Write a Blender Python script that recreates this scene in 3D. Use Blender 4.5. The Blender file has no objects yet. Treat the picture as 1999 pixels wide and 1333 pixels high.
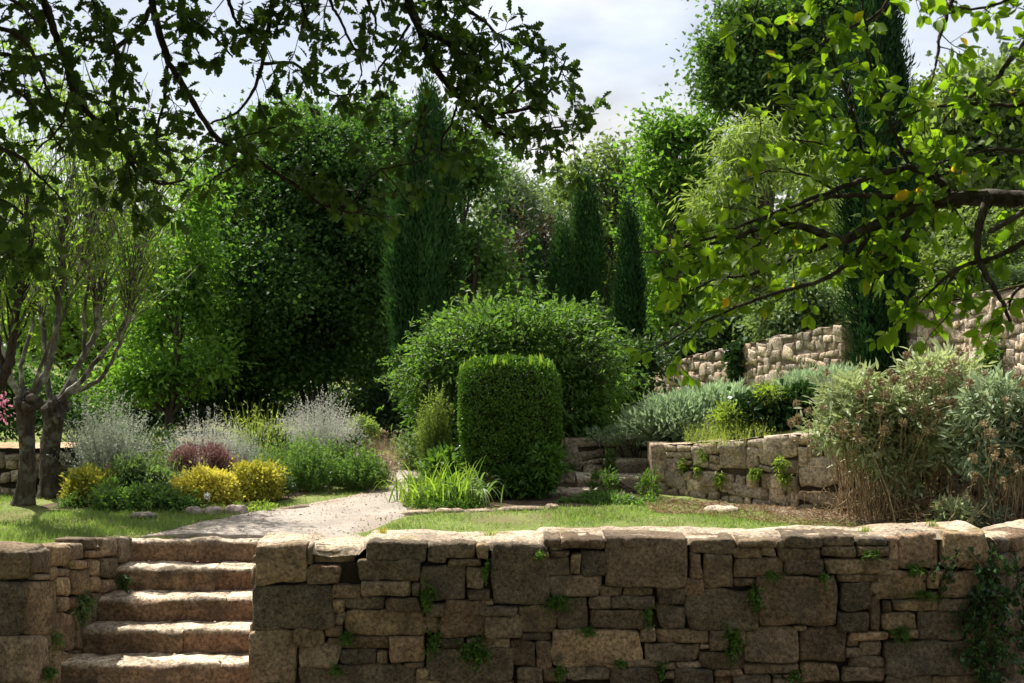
import bpy, math
import numpy as np
from mathutils import Vector
R = math.radians
C = bpy.context.scene.collection
SC = bpy.context.scene

# ------------------------------------------------------------------ camera, sky, sun, exposure
CAMZ, F = 1.61, 2276.0
cam_d = bpy.data.cameras.new('camera'); cam = bpy.data.objects.new('camera', cam_d); C.objects.link(cam)
cam.location = (0, 0, CAMZ); cam.rotation_euler = (R(90), 0, 0)
cam_d.sensor_width = 36; cam_d.lens = F / 2000 * 36; cam_d.clip_end = 2000; cam_d.clip_start = 0.05
cam_d.dof.use_dof = True; cam_d.dof.focus_distance = 8.6; cam_d.dof.aperture_fstop = 5.6
SC.camera = cam

SUN = Vector((-0.42, 0.50, 1.0)).normalized()      # towards the sun
ELEV = math.asin(SUN.z); AZ = math.atan2(SUN.x, SUN.y)
w = bpy.data.worlds.new('World'); SC.world = w; w.use_nodes = True
nt = w.node_tree; nt.nodes.clear()
def N(t, kind, **k):
    n = t.nodes.new(kind)
    for a, b in k.items():
        if a in n.inputs: n.inputs[a].default_value = b
        else: setattr(n, a, b)
    return n
sky = N(nt, 'ShaderNodeTexSky', sky_type='NISHITA', sun_disc=False, sun_elevation=ELEV, sun_rotation=AZ, air_density=1.0, dust_density=2.0)
tc = N(nt, 'ShaderNodeTexCoord')
mp = N(nt, 'ShaderNodeMapping'); mp.inputs['Scale'].default_value = (1, 1, 2.4); mp.inputs['Location'].default_value = (0.35, 0.2, 0.42)
nz = N(nt, 'ShaderNodeTexNoise', Scale=2.6, Detail=9.0, Roughness=0.52)
nt.links.new(tc.outputs['Generated'], mp.inputs['Vector']); nt.links.new(mp.outputs[0], nz.inputs['Vector'])
cr = N(nt, 'ShaderNodeValToRGB'); cr.color_ramp.elements[0].position = 0.40; cr.color_ramp.elements[1].position = 0.60
cr.color_ramp.elements[0].color = (0.70, 0.70, 0.70, 1); cr.color_ramp.elements[1].color = (1, 1, 1, 1)
nt.links.new(nz.outputs[0], cr.inputs[0])
nz2 = N(nt, 'ShaderNodeTexNoise', Scale=3.4, Detail=8.0, Roughness=0.5)
nt.links.new(mp.outputs[0], nz2.inputs['Vector'])
cc = N(nt, 'ShaderNodeValToRGB'); cc.color_ramp.elements[0].position = 0.43; cc.color_ramp.elements[1].position = 0.57
cc.color_ramp.elements[0].color = (2.35, 2.38, 2.5, 1); cc.color_ramp.elements[1].color = (3.95, 3.93, 3.9, 1)
nt.links.new(nz2.outputs[0], cc.inputs[0])
mx = N(nt, 'ShaderNodeMix', data_type='RGBA')
nt.links.new(cr.outputs[0], mx.inputs['Factor']); nt.links.new(sky.outputs[0], mx.inputs[6]); nt.links.new(cc.outputs[0], mx.inputs[7])
bg = N(nt, 'ShaderNodeBackground', Strength=0.115); out = N(nt, 'ShaderNodeOutputWorld')
nt.links.new(mx.outputs[2], bg.inputs[0]); nt.links.new(bg.outputs[0], out.inputs[0])

sl = bpy.data.lights.new('sun', 'SUN'); sl.energy = 4.4; sl.angle = R(0.6); sl.color = (1, 0.94, 0.84)
so = bpy.data.objects.new('sun', sl); C.objects.link(so); so.rotation_euler = (-SUN).to_track_quat('-Z', 'Y').to_euler(); so.location = (-20, 10, 30)
SC.view_settings.view_transform = 'Standard'; SC.view_settings.look = 'None'; SC.view_settings.gamma = 1.0
SC.view_settings.exposure = 1.2
SC.cycles.max_bounces = 6; SC.cycles.diffuse_bounces = 3; SC.cycles.transmission_bounces = 4; SC.cycles.glossy_bounces = 2
SC.cycles.use_denoising = True; SC.cycles.sample_clamp_indirect = 4.0
SC.cycles.caustics_reflective = False; SC.cycles.caustics_refractive = False

# ------------------------------------------------------------------ helpers
rng = np.random.default_rng(7)
def P(px, py, Y): return np.array(((px - 1000) / F * Y, Y, CAMZ - (py - 666.5) / F * Y))
def hash3(i, j, k, s=0):
    h = (i.astype(np.int64) * 374761393 + j.astype(np.int64) * 668265263 + k.astype(np.int64) * 2147483647 + s * 1274126177) & 0xffffffff
    h = ((h ^ (h >> 13)) * 1274126177) & 0xffffffff
    h = ((h ^ (h >> 16)) * 2246822519) & 0xffffffff
    return (h & 0xffff) / 65535.0
def vnoise(p, s=0):
    p = np.asarray(p, float); i = np.floor(p).astype(int); f = p - i; f = f * f * (3 - 2 * f)
    r = 0
    for a in (0, 1):
        for b in (0, 1):
            for c in (0, 1):
                wgt = (f[..., 0] if a else 1 - f[..., 0]) * (f[..., 1] if b else 1 - f[..., 1]) * (f[..., 2] if c else 1 - f[..., 2])
                r = r + wgt * hash3(i[..., 0] + a, i[..., 1] + b, i[..., 2] + c, s)
    return r * 2 - 1
def fbm(p, octv=3, s=0):
    p = np.asarray(p, float); r = 0; a = 1.0
    for o in range(octv):
        r = r + a * vnoise(p * (2 ** o) + 17.3 * o, s + o); a *= 0.5
    return r
def unit(v): return v / np.maximum(np.linalg.norm(v, axis=-1, keepdims=True), 1e-9)

class MB:
    """collects vertices, faces and per-point values for ONE mesh object"""
    def __init__(s): s.v = []; s.f = []; s.n = 0; s.a = []; s.c = []; s.mi = []
    def add(s, v, faces, rnd=0.5, col=None):
        v = np.asarray(v, float).reshape(-1, 3); m = len(v)
        for f in faces:
            f = np.asarray(f, np.int64)
            if len(f): s.f.append(f + s.n)
        s.v.append(v); s.n += m
        s.a.append(np.broadcast_to(np.asarray(rnd, float), (m,)))
        s.c.append(np.broadcast_to(np.asarray(col if col is not None else (0.5, 0.5, 0.5), float), (m, 3)))
        return s
    def build(s, name, mat, parent=None, loc=None, smooth=True):
        v = np.concatenate(s.v) if s.v else np.zeros((0, 3))
        if parent is not None: base = np.array(parent['_w'][:])
        else: base = np.array(loc if loc is not None else (0, 0, 0), float)
        v = v - base
        me = bpy.data.meshes.new(name); me.vertices.add(len(v)); me.vertices.foreach_set('co', v.astype(np.float32).ravel())
        nl = sum(f.size for f in s.f); npoly = sum(len(f) for f in s.f)
        me.loops.add(nl); me.polygons.add(npoly)
        me.loops.foreach_set('vertex_index', np.concatenate([f.ravel() for f in s.f]).astype(np.int32))
        tot = np.concatenate([np.full(len(f), f.shape[1]) for f in s.f])
        st = np.concatenate([[0], np.cumsum(tot)[:-1]])
        me.polygons.foreach_set('loop_start', st.astype(np.int32)); me.polygons.foreach_set('loop_total', tot.astype(np.int32))
        me.polygons.foreach_set('use_smooth', np.full(npoly, smooth))
        at = me.attributes.new('rnd', 'FLOAT', 'POINT'); at.data.foreach_set('value', np.concatenate(s.a).astype(np.float32))
        ac = me.attributes.new('tint', 'FLOAT_COLOR', 'POINT')
        c4 = np.ones((len(v), 4), np.float32); c4[:, :3] = np.concatenate(s.c); ac.data.foreach_set('color', c4.ravel())
        me.update(calc_edges=True); me.validate()
        me.materials.append(mat)
        o = bpy.data.objects.new(name, me); C.objects.link(o)
        if parent is not None:
            o.parent = parent
        else: o.location = base
        return o

def tag(o, label, cat, group=None, kind=None):
    if label: o['label'] = label
    if cat: o['category'] = cat
    if group: o['group'] = group
    if kind: o['kind'] = kind
    return o
ROOTS = []
def thing(name, label, cat, loc, group=None):
    o = bpy.data.objects.new(name, None); C.objects.link(o); o.empty_display_size = 0.1
    o.location = loc; o['_w'] = [float(a) for a in loc]; ROOTS.append(o)
    return tag(o, label, cat, group)

# ---- geometry generators
def T_diamond(w=0.5, fold=0.12, mid=0.42):
    v = np.array([(0, 0, 0), (-w / 2, mid, fold), (0, 1, 0), (w / 2, mid, fold)]); return v, [np.array([(0, 1, 2), (0, 2, 3)])]
def T_strip(ts, ws, fold=0.12, curl=0.0):
    v = []; f = []
    for t, wd in zip(ts, ws):
        z = -curl * t * t
        v += [(-wd / 2, t, z + fold * wd), (0, t, z), (wd / 2, t, z + fold * wd)]
    for i in range(len(ts) - 1):
        a = 3 * i; f += [(a, a + 1, a + 4, a + 3), (a + 1, a + 2, a + 5, a + 4)]
    return np.array(v, float), [np.array(f)]
def T_oak():
    ts = [0, .1, .2, .27, .38, .46, .56, .64, .76, .84, .93, 1.0]
    ws = [.02, .05, .2, .13, .40, .22, .56, .30, .52, .30, .26, .04]
    return T_strip(ts, ws, 0.18, 0.12)
OAK = T_oak()
OVAL = T_strip([0, .12, .3, .55, .8, 1.0], [.03, .06, .42, .56, .36, .02], 0.15, 0.15)
LANCE = T_strip([0, .3, .65, 1.0], [.05, .26, .22, .01], 0.15, 0.2)
DIAM = T_diamond(); NARROW = T_diamond(0.22, 0.05); ROUND = T_diamond(0.72, 0.15, 0.5)
MAPLE = (np.array([(0, 0, 0), (-.18, .1, .03), (-.5, .35, .1), (-.22, .5, .05), (-.3, .8, .08), (0, 1, 0), (.3, .8, .08), (.22, .5, .05), (.5, .35, .1), (.18, .1, .03)]),
         [np.array([(0, 1, 2, 3), (0, 3, 4, 5), (0, 5, 6, 7), (0, 7, 8, 9)])])
def leaves(mb, tpl, pos, axis, nrm, size, rnd, wscale=1.0):
    tv, tf = tpl; n = len(pos); k = len(tv)
    y = unit(axis); x = unit(np.cross(y, nrm)); z = np.cross(x, y)
    size = np.broadcast_to(np.asarray(size, float), (n,))
    L = tv[None] * size[:, None, None]
    V = pos[:, None] + L[..., 0:1] * wscale * x[:, None] + L[..., 1:2] * y[:, None] + L[..., 2:3] * z[:, None]
    off = (np.arange(n) * k)[:, None, None]
    mb.add(V.reshape(-1, 3), [(f[None] + off).reshape(-1, f.shape[1]) for f in tf], np.repeat(np.broadcast_to(rnd, (n,)), k))
def rvec(n, g=None): return unit((g or rng).normal(size=(n, 3)))
def tube(mb, pts, rad, sides=6, rnd=0.5, rough=0.0):
    pts = np.asarray(pts, float); n = len(pts); rad = np.broadcast_to(np.asarray(rad, float), (n,))
    t = unit(np.gradient(pts, axis=0)); up = np.array([0.13, 0.31, 0.94])
    a = unit(np.cross(t, up)); b = np.cross(t, a)
    ang = np.arange(sides) / sides * 2 * math.pi
    r = rad[:, None] * np.ones(sides)
    if rough: r = r * (1 + rough * rng.normal(size=r.shape))
    V = pts[:, None] + r[..., None] * (np.cos(ang)[None, :, None] * a[:, None] + np.sin(ang)[None, :, None] * b[:, None])
    i = np.arange(n - 1)[:, None] * sides; j = np.arange(sides)[None]; j2 = (j + 1) % sides
    q = np.stack([i + j, i + j2, i + sides + j2, i + sides + j], -1).reshape(-1, 4)
    fs = [q]
    if sides >= 3:
        cap = np.concatenate([pts[-1:] + t[-1:] * rad[-1]]); V2 = np.concatenate([V.reshape(-1, 3), cap])
        e = (n - 1) * sides; tri = np.array([(e + jj, e + (jj + 1) % sides, n * sides) for jj in range(sides)])
        mb.add(V2, [q, tri], rnd)
def ribbons(mb, base, tip, sag, width, rnd, seg=4, curve=None, up=None):
    """many flat strips from base to tip, bowed upward then over; vectorised"""
    n = len(base); s = np.linspace(0, 1, seg + 1)
    d = tip - base; side = unit(np.cross(d, rvec(n)))
    bow = (4 * s * (1 - s))[None, :, None] * np.asarray(sag).reshape(-1, 1, 1) * np.array([0, 0, 1.0])
    c = base[:, None] + d[:, None] * s[None, :, None] + bow
    if curve is not None: c = c + (s * s)[None, :, None] * curve[:, None]
    wd = np.asarray(width).reshape(-1, 1) * (1 - 0.92 * s[None] ** 1.6)
    V = np.stack([c - side[:, None] * wd[..., None] / 2, c + side[:, None] * wd[..., None] / 2], 2)
    k = (seg + 1) * 2
    i = np.arange(seg) * 2; f = np.stack([i, i + 1, i + 3, i + 2], -1)
    mb.add(V.reshape(-1, 3), [(f[None] + (np.arange(n) * k)[:, None, None]).reshape(-1, 4)], np.repeat(np.broadcast_to(rnd, (n,)), k))
    return c
def smooth_path(pts, m):
    pts = np.asarray(pts, float); n = len(pts); t = np.linspace(0, n - 1, m); i = np.clip(np.floor(t).astype(int), 0, n - 2); u = (t - i)[:, None]
    g = lambda k: pts[np.clip(k, 0, n - 1)]
    p0, p1, p2, p3 = g(i - 1), g(i), g(i + 1), g(i + 2)
    return 0.5 * (2 * p1 + (p2 - p0) * u + (2 * p0 - 5 * p1 + 4 * p2 - p3) * u ** 2 + (3 * p1 - p0 - 3 * p2 + p3) * u ** 3)

# ------------------------------------------------------------------ materials (procedural)
def new_mat(name):
    m = bpy.data.materials.new(name); m.use_nodes = True; t = m.node_tree; t.nodes.clear()
    o = N(t, 'ShaderNodeOutputMaterial'); return m, t, o
def ramp(t, fac, stops):
    r = N(t, 'ShaderNodeValToRGB'); e = r.color_ramp.elements
    while len(e) < len(stops): e.new(0.5)
    for k, (p, c) in enumerate(stops): e[k].position = p; e[k].color = (*c, 1) if len(c) == 3 else c
    t.links.new(fac, r.inputs[0]); return r.outputs[0]
def mixc(t, fac, a, b, mode='MIX'):
    m = N(t, 'ShaderNodeMix', data_type='RGBA', blend_type=mode)
    for s, v in ((0, fac), (6, a), (7, b)):
        if hasattr(v, 'is_linked') or hasattr(v, 'links'): t.links.new(v, m.inputs[s])
        else: m.inputs[s].default_value = (*v, 1) if isinstance(v, tuple) and len(v) == 3 else v
    return m.outputs[2]
def noise(t, scale, detail=4.0, rough=0.55, vec=None):
    n = N(t, 'ShaderNodeTexNoise', Scale=scale, Detail=detail, Roughness=rough)
    if vec is not None: t.links.new(vec, n.inputs['Vector'])
    return n.outputs[0]
def geo_pos(t): return N(t, 'ShaderNodeTexCoord').outputs['Object']

def leaf_mat(name, c1, c2, trans=0.35, tcol=None, rough=0.55, c3=None, spec=0.2):
    m, t, o = new_mat(name)
    a = N(t, 'ShaderNodeAttribute', attribute_name='rnd')
    stops = [(0.0, c1), (1.0, c2)] if c3 is None else [(0.0, c1), (0.985, c2), (0.995, c3)]
    col = ramp(t, a.outputs['Fac'], stops)
    pos = geo_pos(t); nn = noise(t, 1.7, 3.0, 0.5, pos)
    v = N(t, 'ShaderNodeHueSaturation'); mr = N(t, 'ShaderNodeMapRange'); mr.inputs[1].default_value = .3; mr.inputs[2].default_value = .7; mr.inputs[3].default_value = .75; mr.inputs[4].default_value = 1.25
    t.links.new(nn, mr.inputs[0]); t.links.new(mr.outputs[0], v.inputs['Value']); t.links.new(col, v.inputs['Color'])
    p = N(t, 'ShaderNodeBsdfPrincipled', Roughness=rough); p.inputs['Specular IOR Level'].default_value = spec
    t.links.new(v.outputs[0], p.inputs['Base Color'])
    tr = N(t, 'ShaderNodeBsdfTranslucent')
    k = tcol or (1.5, 1.6, 0.6)
    tm = mixc(t, 1.0, v.outputs[0], tuple(k), 'MULTIPLY'); t.links.new(tm, tr.inputs[0])
    ms = N(t, 'ShaderNodeMixShader', Fac=trans); t.links.new(p.outputs[0], ms.inputs[1]); t.links.new(tr.outputs[0], ms.inputs[2])
    t.links.new(ms.outputs[0], o.inputs[0]); return m
def bark_mat(name, c1, c2, scale=14.0, lichen=None):
    m, t, o = new_mat(name); pos = geo_pos(t)
    mpn = N(t, 'ShaderNodeMapping'); mpn.inputs['Scale'].default_value = (1, 1, 0.22); t.links.new(pos, mpn.inputs[0])
    n1 = noise(t, scale, 6.0, 0.65, mpn.outputs[0]); col = ramp(t, n1, [(0.35, c1), (0.65, c2)])
    if lichen:
        n2 = noise(t, scale * 0.5, 5.0, 0.6, pos); f = ramp(t, n2, [(0.5, (0, 0, 0)), (0.6, (1, 1, 1))]); col = mixc(t, f, col, lichen)
    p = N(t, 'ShaderNodeBsdfPrincipled', Roughness=0.9); p.inputs['Specular IOR Level'].default_value = 0.15; t.links.new(col, p.inputs['Base Color'])
    b = N(t, 'ShaderNodeBump', Strength=0.8, Distance=0.02); t.links.new(n1, b.inputs['Height']); t.links.new(b.outputs[0], p.inputs['Normal'])
    t.links.new(p.outputs[0], o.inputs[0]); return m
def stone_mat(name, dark=(.06, .05, .04), lich=(.42, .39, .32), moss=None, dist=0.012, gain=1.0, fine=1.0):
    m, t, o = new_mat(name); pos = geo_pos(t)
    a = N(t, 'ShaderNodeAttribute', attribute_name='tint')
    n1 = noise(t, 7.0 * fine, 8.0, 0.65, pos); n2 = noise(t, 38.0 * fine, 6.0, 0.7, pos); n3 = noise(t, 3.1 * fine, 6.0, 0.62, pos); n4 = noise(t, 120 * fine, 3.0, 0.6, pos)
    col = mixc(t, 1.0, a.outputs['Color'], ramp(t, n1, [(0.3, (.55, .52, .5)), (0.7, (1.35, 1.3, 1.22))]), 'MULTIPLY')
    col = mixc(t, 1.0, col, ramp(t, n2, [(0.34, (.36, .34, .32)), (0.66, (1.75, 1.7, 1.62))]), 'MULTIPLY')
    col = mixc(t, ramp(t, n3, [(0.54, (0, 0, 0)), (0.68, (.8, .8, .8))]), col, dark)
    col = mixc(t, ramp(t, n4, [(0.60, (0, 0, 0)), (0.72, (.55, .55, .55))]), col, lich)
    if moss:
        nm = noise(t, 4.5, 5.0, 0.6, pos); col = mixc(t, ramp(t, nm, [(0.56, (0, 0, 0)), (0.68, (.85, .85, .85))]), col, moss)
    p = N(t, 'ShaderNodeBsdfPrincipled', Roughness=0.92); p.inputs['Specular IOR Level'].default_value = 0.2
    t.links.new(col, p.inputs['Base Color'])
    ad = N(t, 'ShaderNodeMath', operation='ADD'); t.links.new(n1, ad.inputs[0])
    mu = N(t, 'ShaderNodeMath', operation='MULTIPLY'); mu.inputs[1].default_value = 0.45; t.links.new(n2, mu.inputs[0]); t.links.new(mu.outputs[0], ad.inputs[1])
    b = N(t, 'ShaderNodeBump', Strength=0.9, Distance=dist * 2.2); t.links.new(ad.outputs[0], b.inputs['Height']); t.links.new(b.outputs[0], p.inputs['Normal'])
    t.links.new(p.outputs[0], o.inputs[0]); return m
def ground_mat(name, stops, scale, fine, dist=0.02, stops2=None):
    m, t, o = new_mat(name); pos = geo_pos(t)
    n1 = noise(t, scale, 6.0, 0.6, pos); n2 = noise(t, fine, 4.0, 0.7, pos)
    col = ramp(t, n1, stops); col = mixc(t, 1.0, col, ramp(t, n2, [(0.3, (.6, .6, .6)), (0.7, (1.35, 1.35, 1.35))]), 'MULTIPLY')
    if stops2:
        n3 = noise(t, scale * 0.37, 5.0, 0.6, pos); col = mixc(t, ramp(t, n3, [(0.5, (0, 0, 0)), (0.62, (1, 1, 1))]), col, stops2)
    p = N(t, 'ShaderNodeBsdfPrincipled', Roughness=0.95); p.inputs['Specular IOR Level'].default_value = 0.1; t.links.new(col, p.inputs['Base Color'])
    b = N(t, 'ShaderNodeBump', Strength=0.8, Distance=dist); t.links.new(n2, b.inputs['Height']); t.links.new(b.outputs[0], p.inputs['Normal'])
    t.links.new(p.outputs[0], o.inputs[0]); return m

M_stone = stone_mat('wall_stone')
M_stone_far = stone_mat('terrace_stone', dark=(.16, .13, .10), lich=(.5, .46, .4), fine=1.0)
M_cope = stone_mat('coping_stone', dark=(.2, .17, .13), lich=(.6, .55, .48), moss=(.16, .13, .04), dist=0.016)
M_step = stone_mat('step_stone', dark=(.09, .065, .05), lich=(.34, .29, .24), moss=(.085, .07, .045))
M_mossy = stone_mat('mossy_stone', moss=(.10, .085, .02))
M_core = ground_mat('wall_earth', [(.3, (.018, .014, .010)), (.7, (.05, .04, .028))], 6, 60)
M_grassground = ground_mat('lawn_ground', [(.3, (.11, .15, .04)), (.7, (.21, .24, .08))], 1.6, 45, stops2=(.16, .14, .07))
M_gravel = ground_mat('gravel', [(.3, (.29, .255, .22)), (.7, (.41, .365, .32))], 1.8, 110, 0.012, stops2=(.31, .265, .22))
M_soil = ground_mat('soil', [(.3, (.06, .042, .028)), (.7, (.17, .125, .085))], 5, 60, 0.03)
M_litter = ground_mat('dry_litter', [(.3, (.15, .11, .075)), (.7, (.36, .30, .22))], 4, 50, 0.03)
M_coremid = ground_mat('brown_mortar', [(.3, (.05, .04, .03)), (.7, (.12, .095, .07))], 8, 60)
M_corepale = ground_mat('pale_mortar', [(.3, (.13, .10, .075)), (.7, (.26, .21, .16))], 8, 60)
M_bark_dark = bark_mat('bark_dark', (.018, .014, .011), (.06, .047, .036), 30)
M_bark_plum = bark_mat('bark_plum', (.02, .015, .013), (.07, .055, .045), 26, lichen=(.085, .075, .06))
M_bark_poll = bark_mat('bark_pollard', (.02, .016, .013), (.085, .068, .052), 18, lichen=(.12, .11, .09))
M_bark_grey = bark_mat('bark_grey', (.025, .021, .017), (.15, .14, .115), 9, lichen=(.33, .32, .275))
M_bark_tree = bark_mat('bark_tree', (.03, .025, .02), (.09, .075, .06), 8)
M_twig = bark_mat('dry_twig', (.18, .12, .07), (.40, .29, .17), 30)

L_oak = leaf_mat('oak_leaf', (.035, .065, .016), (.075, .125, .028), .42, (1.5, 1.7, .5))
L_plum = leaf_mat('plum_leaf', (.08, .16, .02), (.18, .29, .03), .52, (2.0, 2.0, .5), c3=(.55, .36, .03))
L_maple = leaf_mat('maple_leaf', (.03, .075, .022), (.085, .165, .045), .45)
L_bright = leaf_mat('bright_leaf', (.08, .18, .03), (.17, .29, .06), .5)
L_ash2 = leaf_mat('mid_leaf', (.045, .10, .03), (.11, .19, .055), .45)
L_willow = leaf_mat('willow_leaf', (.10, .20, .04), (.24, .35, .08), .5, (1.5, 1.5, .6))
L_locust = leaf_mat('locust_leaf', (.09, .14, .055), (.19, .25, .10), .45)  # lightened so distant haze is painted into the leaf colour
L_olive = leaf_mat('olive_leaf', (.13, .20, .06), (.26, .32, .12), .48)
L_cyp = leaf_mat('cypress_leaf', (.016, .050, .018), (.048, .11, .036), .22, rough=.7, spec=.08)
L_cypdark = leaf_mat('dark_cypress_leaf', (.012, .040, .016), (.032, .075, .026), .15, rough=.7, spec=.08)
L_pine = leaf_mat('pine_leaf', (.11, .16, .10), (.22, .28, .18), .3)  # paler green with the haze of distance put into the colour
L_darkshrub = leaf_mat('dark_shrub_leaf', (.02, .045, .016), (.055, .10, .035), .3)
L_purple = leaf_mat('purple_leaf', (.035, .028, .025), (.06, .05, .04), .25)
L_box = leaf_mat('box_leaf', (.025, .07, .012), (.09, .18, .03), .3, rough=.35)
L_boxtip = leaf_mat('box_tip', (.08, .16, .025), (.19, .26, .05), .4)
L_dome = leaf_mat('dome_leaf', (.06, .13, .03), (.15, .25, .07), .42)
L_yellow = leaf_mat('golden_leaf', (.38, .40, .07), (.74, .66, .18), .35, (1.2, 1.15, .6), c3=(.60, .40, .05))
L_gold2 = leaf_mat('golden_green_leaf', (.20, .26, .04), (.66, .58, .13), .3, (1.2, 1.2, .6))
L_silver = leaf_mat('silver_leaf', (.24, .28, .22), (.42, .45, .38), .3, (1.1, 1.1, 1.0))
L_white = leaf_mat('pale_leaf', (.38, .40, .35), (.60, .60, .55), .3, (1.1, 1.1, 1.0))
L_red = leaf_mat('barberry_leaf', (.16, .085, .08), (.28, .18, .165), .3, (1.2, 1.0, 1.0))
L_herb = leaf_mat('herb_leaf', (.07, .145, .04), (.17, .27, .09), .4)
L_herb2 = leaf_mat('herb_grey_leaf', (.09, .15, .07), (.19, .26, .13), .4)
L_ygrass = leaf_mat('yellow_green_grass', (.16, .23, .06), (.36, .40, .16), .45)
L_grass = leaf_mat('grass_blade', (.12, .20, .065), (.27, .34, .15), .45, c3=(.38, .33, .16))
L_pinkgrass = leaf_mat('pink_grass', (.30, .20, .14), (.48, .34, .26), .4, (1.1, 1, .9))
L_lily = leaf_mat('lily_leaf', (.12, .22, .04), (.28, .38, .08), .45, c3=(.55, .42, .08))
L_iris = leaf_mat('iris_leaf', (.12, .19, .10), (.24, .32, .17), .35)
L_sage = leaf_mat('sage_leaf', (.27, .33, .18), (.46, .50, .31), .32, (1.2, 1.25, .8), c3=(.42, .36, .08))
L_sage2 = leaf_mat('blue_sage_leaf', (.20, .27, .17), (.38, .45, .29), .32, (1.1, 1.2, .9))
L_lav = leaf_mat('lavender_leaf', (.26, .36, .22), (.46, .56, .37), .32, (1.1, 1.2, .9))
L_lilac = leaf_mat('lilac_flower', (.34, .34, .42), (.52, .52, .60), .35, (1, 1, 1))
L_ivy = leaf_mat('ivy_leaf', (.018, .045, .018), (.045, .10, .03), .2, rough=.3)
L_weed = leaf_mat('weed_leaf', (.05, .11, .02), (.12, .21, .045), .42)
L_weed2 = leaf_mat('lit_weed_leaf', (.14, .22, .04), (.26, .33, .08), .45)
L_pink = leaf_mat('pink_petal', (.55, .16, .28), (.75, .32, .45), .4, (1, 1, 1))
L_whitepetal = leaf_mat('white_petal', (.75, .74, .72), (.85, .84, .82), .4, (1, 1, 1))
L_dry = leaf_mat('dry_head', (.16, .10, .055), (.30, .20, .11), .2, (1.1, 1, .8))
L_head = leaf_mat('seed_head', (.19, .15, .085), (.37, .30, .175), .1, (1.1, 1, .8))
L_far = leaf_mat('far_leaf', (.06, .10, .045), (.12, .17, .07), .35)

# ------------------------------------------------------------------ terrain
WY = 8.2                                              # plane of the front wall
def interp(x, pts): pts = np.array(pts); return np.interp(x, pts[:, 0], pts[:, 1])
W2 = [(-10, 7.5), (8, 5.9), (11.5, 5.1), (13, 4.78), (15, 4.3), (17, 3.4), (19, 2.5), (21, 1.9), (40, 4.0), (400, 40.)]
W2TOP = [(8, 2.3), (11.5, 2.14), (13, 2.0), (15, 1.72), (17, 1.45), (19, 1.2), (21, 1.0), (40, 0.6)]
def y_w1(x): return interp(x, [(-1.0, 60), (0.35, 30), (0.45, 13.45), (1.55, 13.35), (1.62, 12.3), (2.78, 11.3), (3.9, 10.6), (6, 9.9), (8, 9.0), (60, 9.0)])
def ground_z(x, y):
    x = np.asarray(x, float); y = np.asarray(y, float)
    n = fbm(np.stack([x * .5, y * .5, 0 * x], -1), 3, 5)
    up = 0.012 * fbm(np.stack([x * 3, y * 3, 0 * x], -1), 2, 9)
    up = up + np.clip((9.3 - y), 0, 0.9) * 0.16 * (x > -1.9)           # bank rising to the back of the front wall
    terr = 0.45 + 0.16 * (x - 1.3) + 0.03 * n
    xw = interp(y, W2); hill = interp(y, W2TOP) - 0.03 + 0.30 * np.clip(x - xw, 0, 14) + 0.02 * np.clip(x - xw, 0, 300)
    z = np.where(y > y_w1(x) + 0.12, terr, up)
    z = np.where(x > xw + 0.14, hill, z)
    low = -1.32 + 0.02 * n
    edge = np.where(x < -3.33, 8.25, np.where(x < -1.8, 9.55, np.where(x < 3.35, WY + 0.25, WY + 0.25 + 0.9 * (x - 3.35))))
    z = np.where(y < edge, low, z)
    stair = (x > -3.5) & (x < -1.75) & (y > 8.0) & (y < 9.56)
    z = np.where(stair, np.clip(-1.32 + (y - 8.0) * 0.62, -1.32, -0.3), z)
    far = np.clip(y - 30, 0, 400) * 0.04 * (x < 30) + np.clip(-x - 12, 0, 60) * 0.03
    return z + far
def axis_grid(lo, hi, a, b, fine, grow=1.22):
    g = list(np.arange(a, b + 1e-6, fine)); s = fine; v = b
    while v < hi: s *= grow; v += s; g.append(min(v, hi))
    s = fine; v = a; pre = []
    while v > lo: s *= grow; v -= s; pre.append(max(v, lo))
    return np.array(pre[::-1] + g)
def sheet(xs, ys, zf):
    X, Y = np.meshgrid(xs, ys, indexing='ij'); Z = zf(X, Y); nx, ny = X.shape
    V = np.stack([X, Y, Z], -1).reshape(-1, 3)
    i = np.arange(nx - 1)[:, None] * ny + np.arange(ny - 1)[None]
    return V, np.stack([i, i + ny, i + ny + 1, i + 1], -1).reshape(-1, 4)
mb = MB(); V, q = sheet(axis_grid(-160, 160, -7.0, 7.5, 0.08), axis_grid(-60, 300, 7.7, 20.0, 0.08), ground_z)
mb.add(V, [q]); g = mb.build('ground', M_grassground); tag(g, 'grassy ground rising in terraces to the right', 'ground', kind='structure')

# lower soil ground in front of the walls
mb = MB(); V, q = sheet(np.linspace(-9, 9, 90), np.linspace(-4, 8.4, 62), lambda x, y: -1.30 + 0.03 * fbm(np.stack([x, y, 0 * x], -1), 3, 3))
mb.add(V, [q]); o = mb.build('soil_ground', M_soil); tag(o, 'bare earth below the front wall and steps', 'ground', kind='structure')

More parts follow.
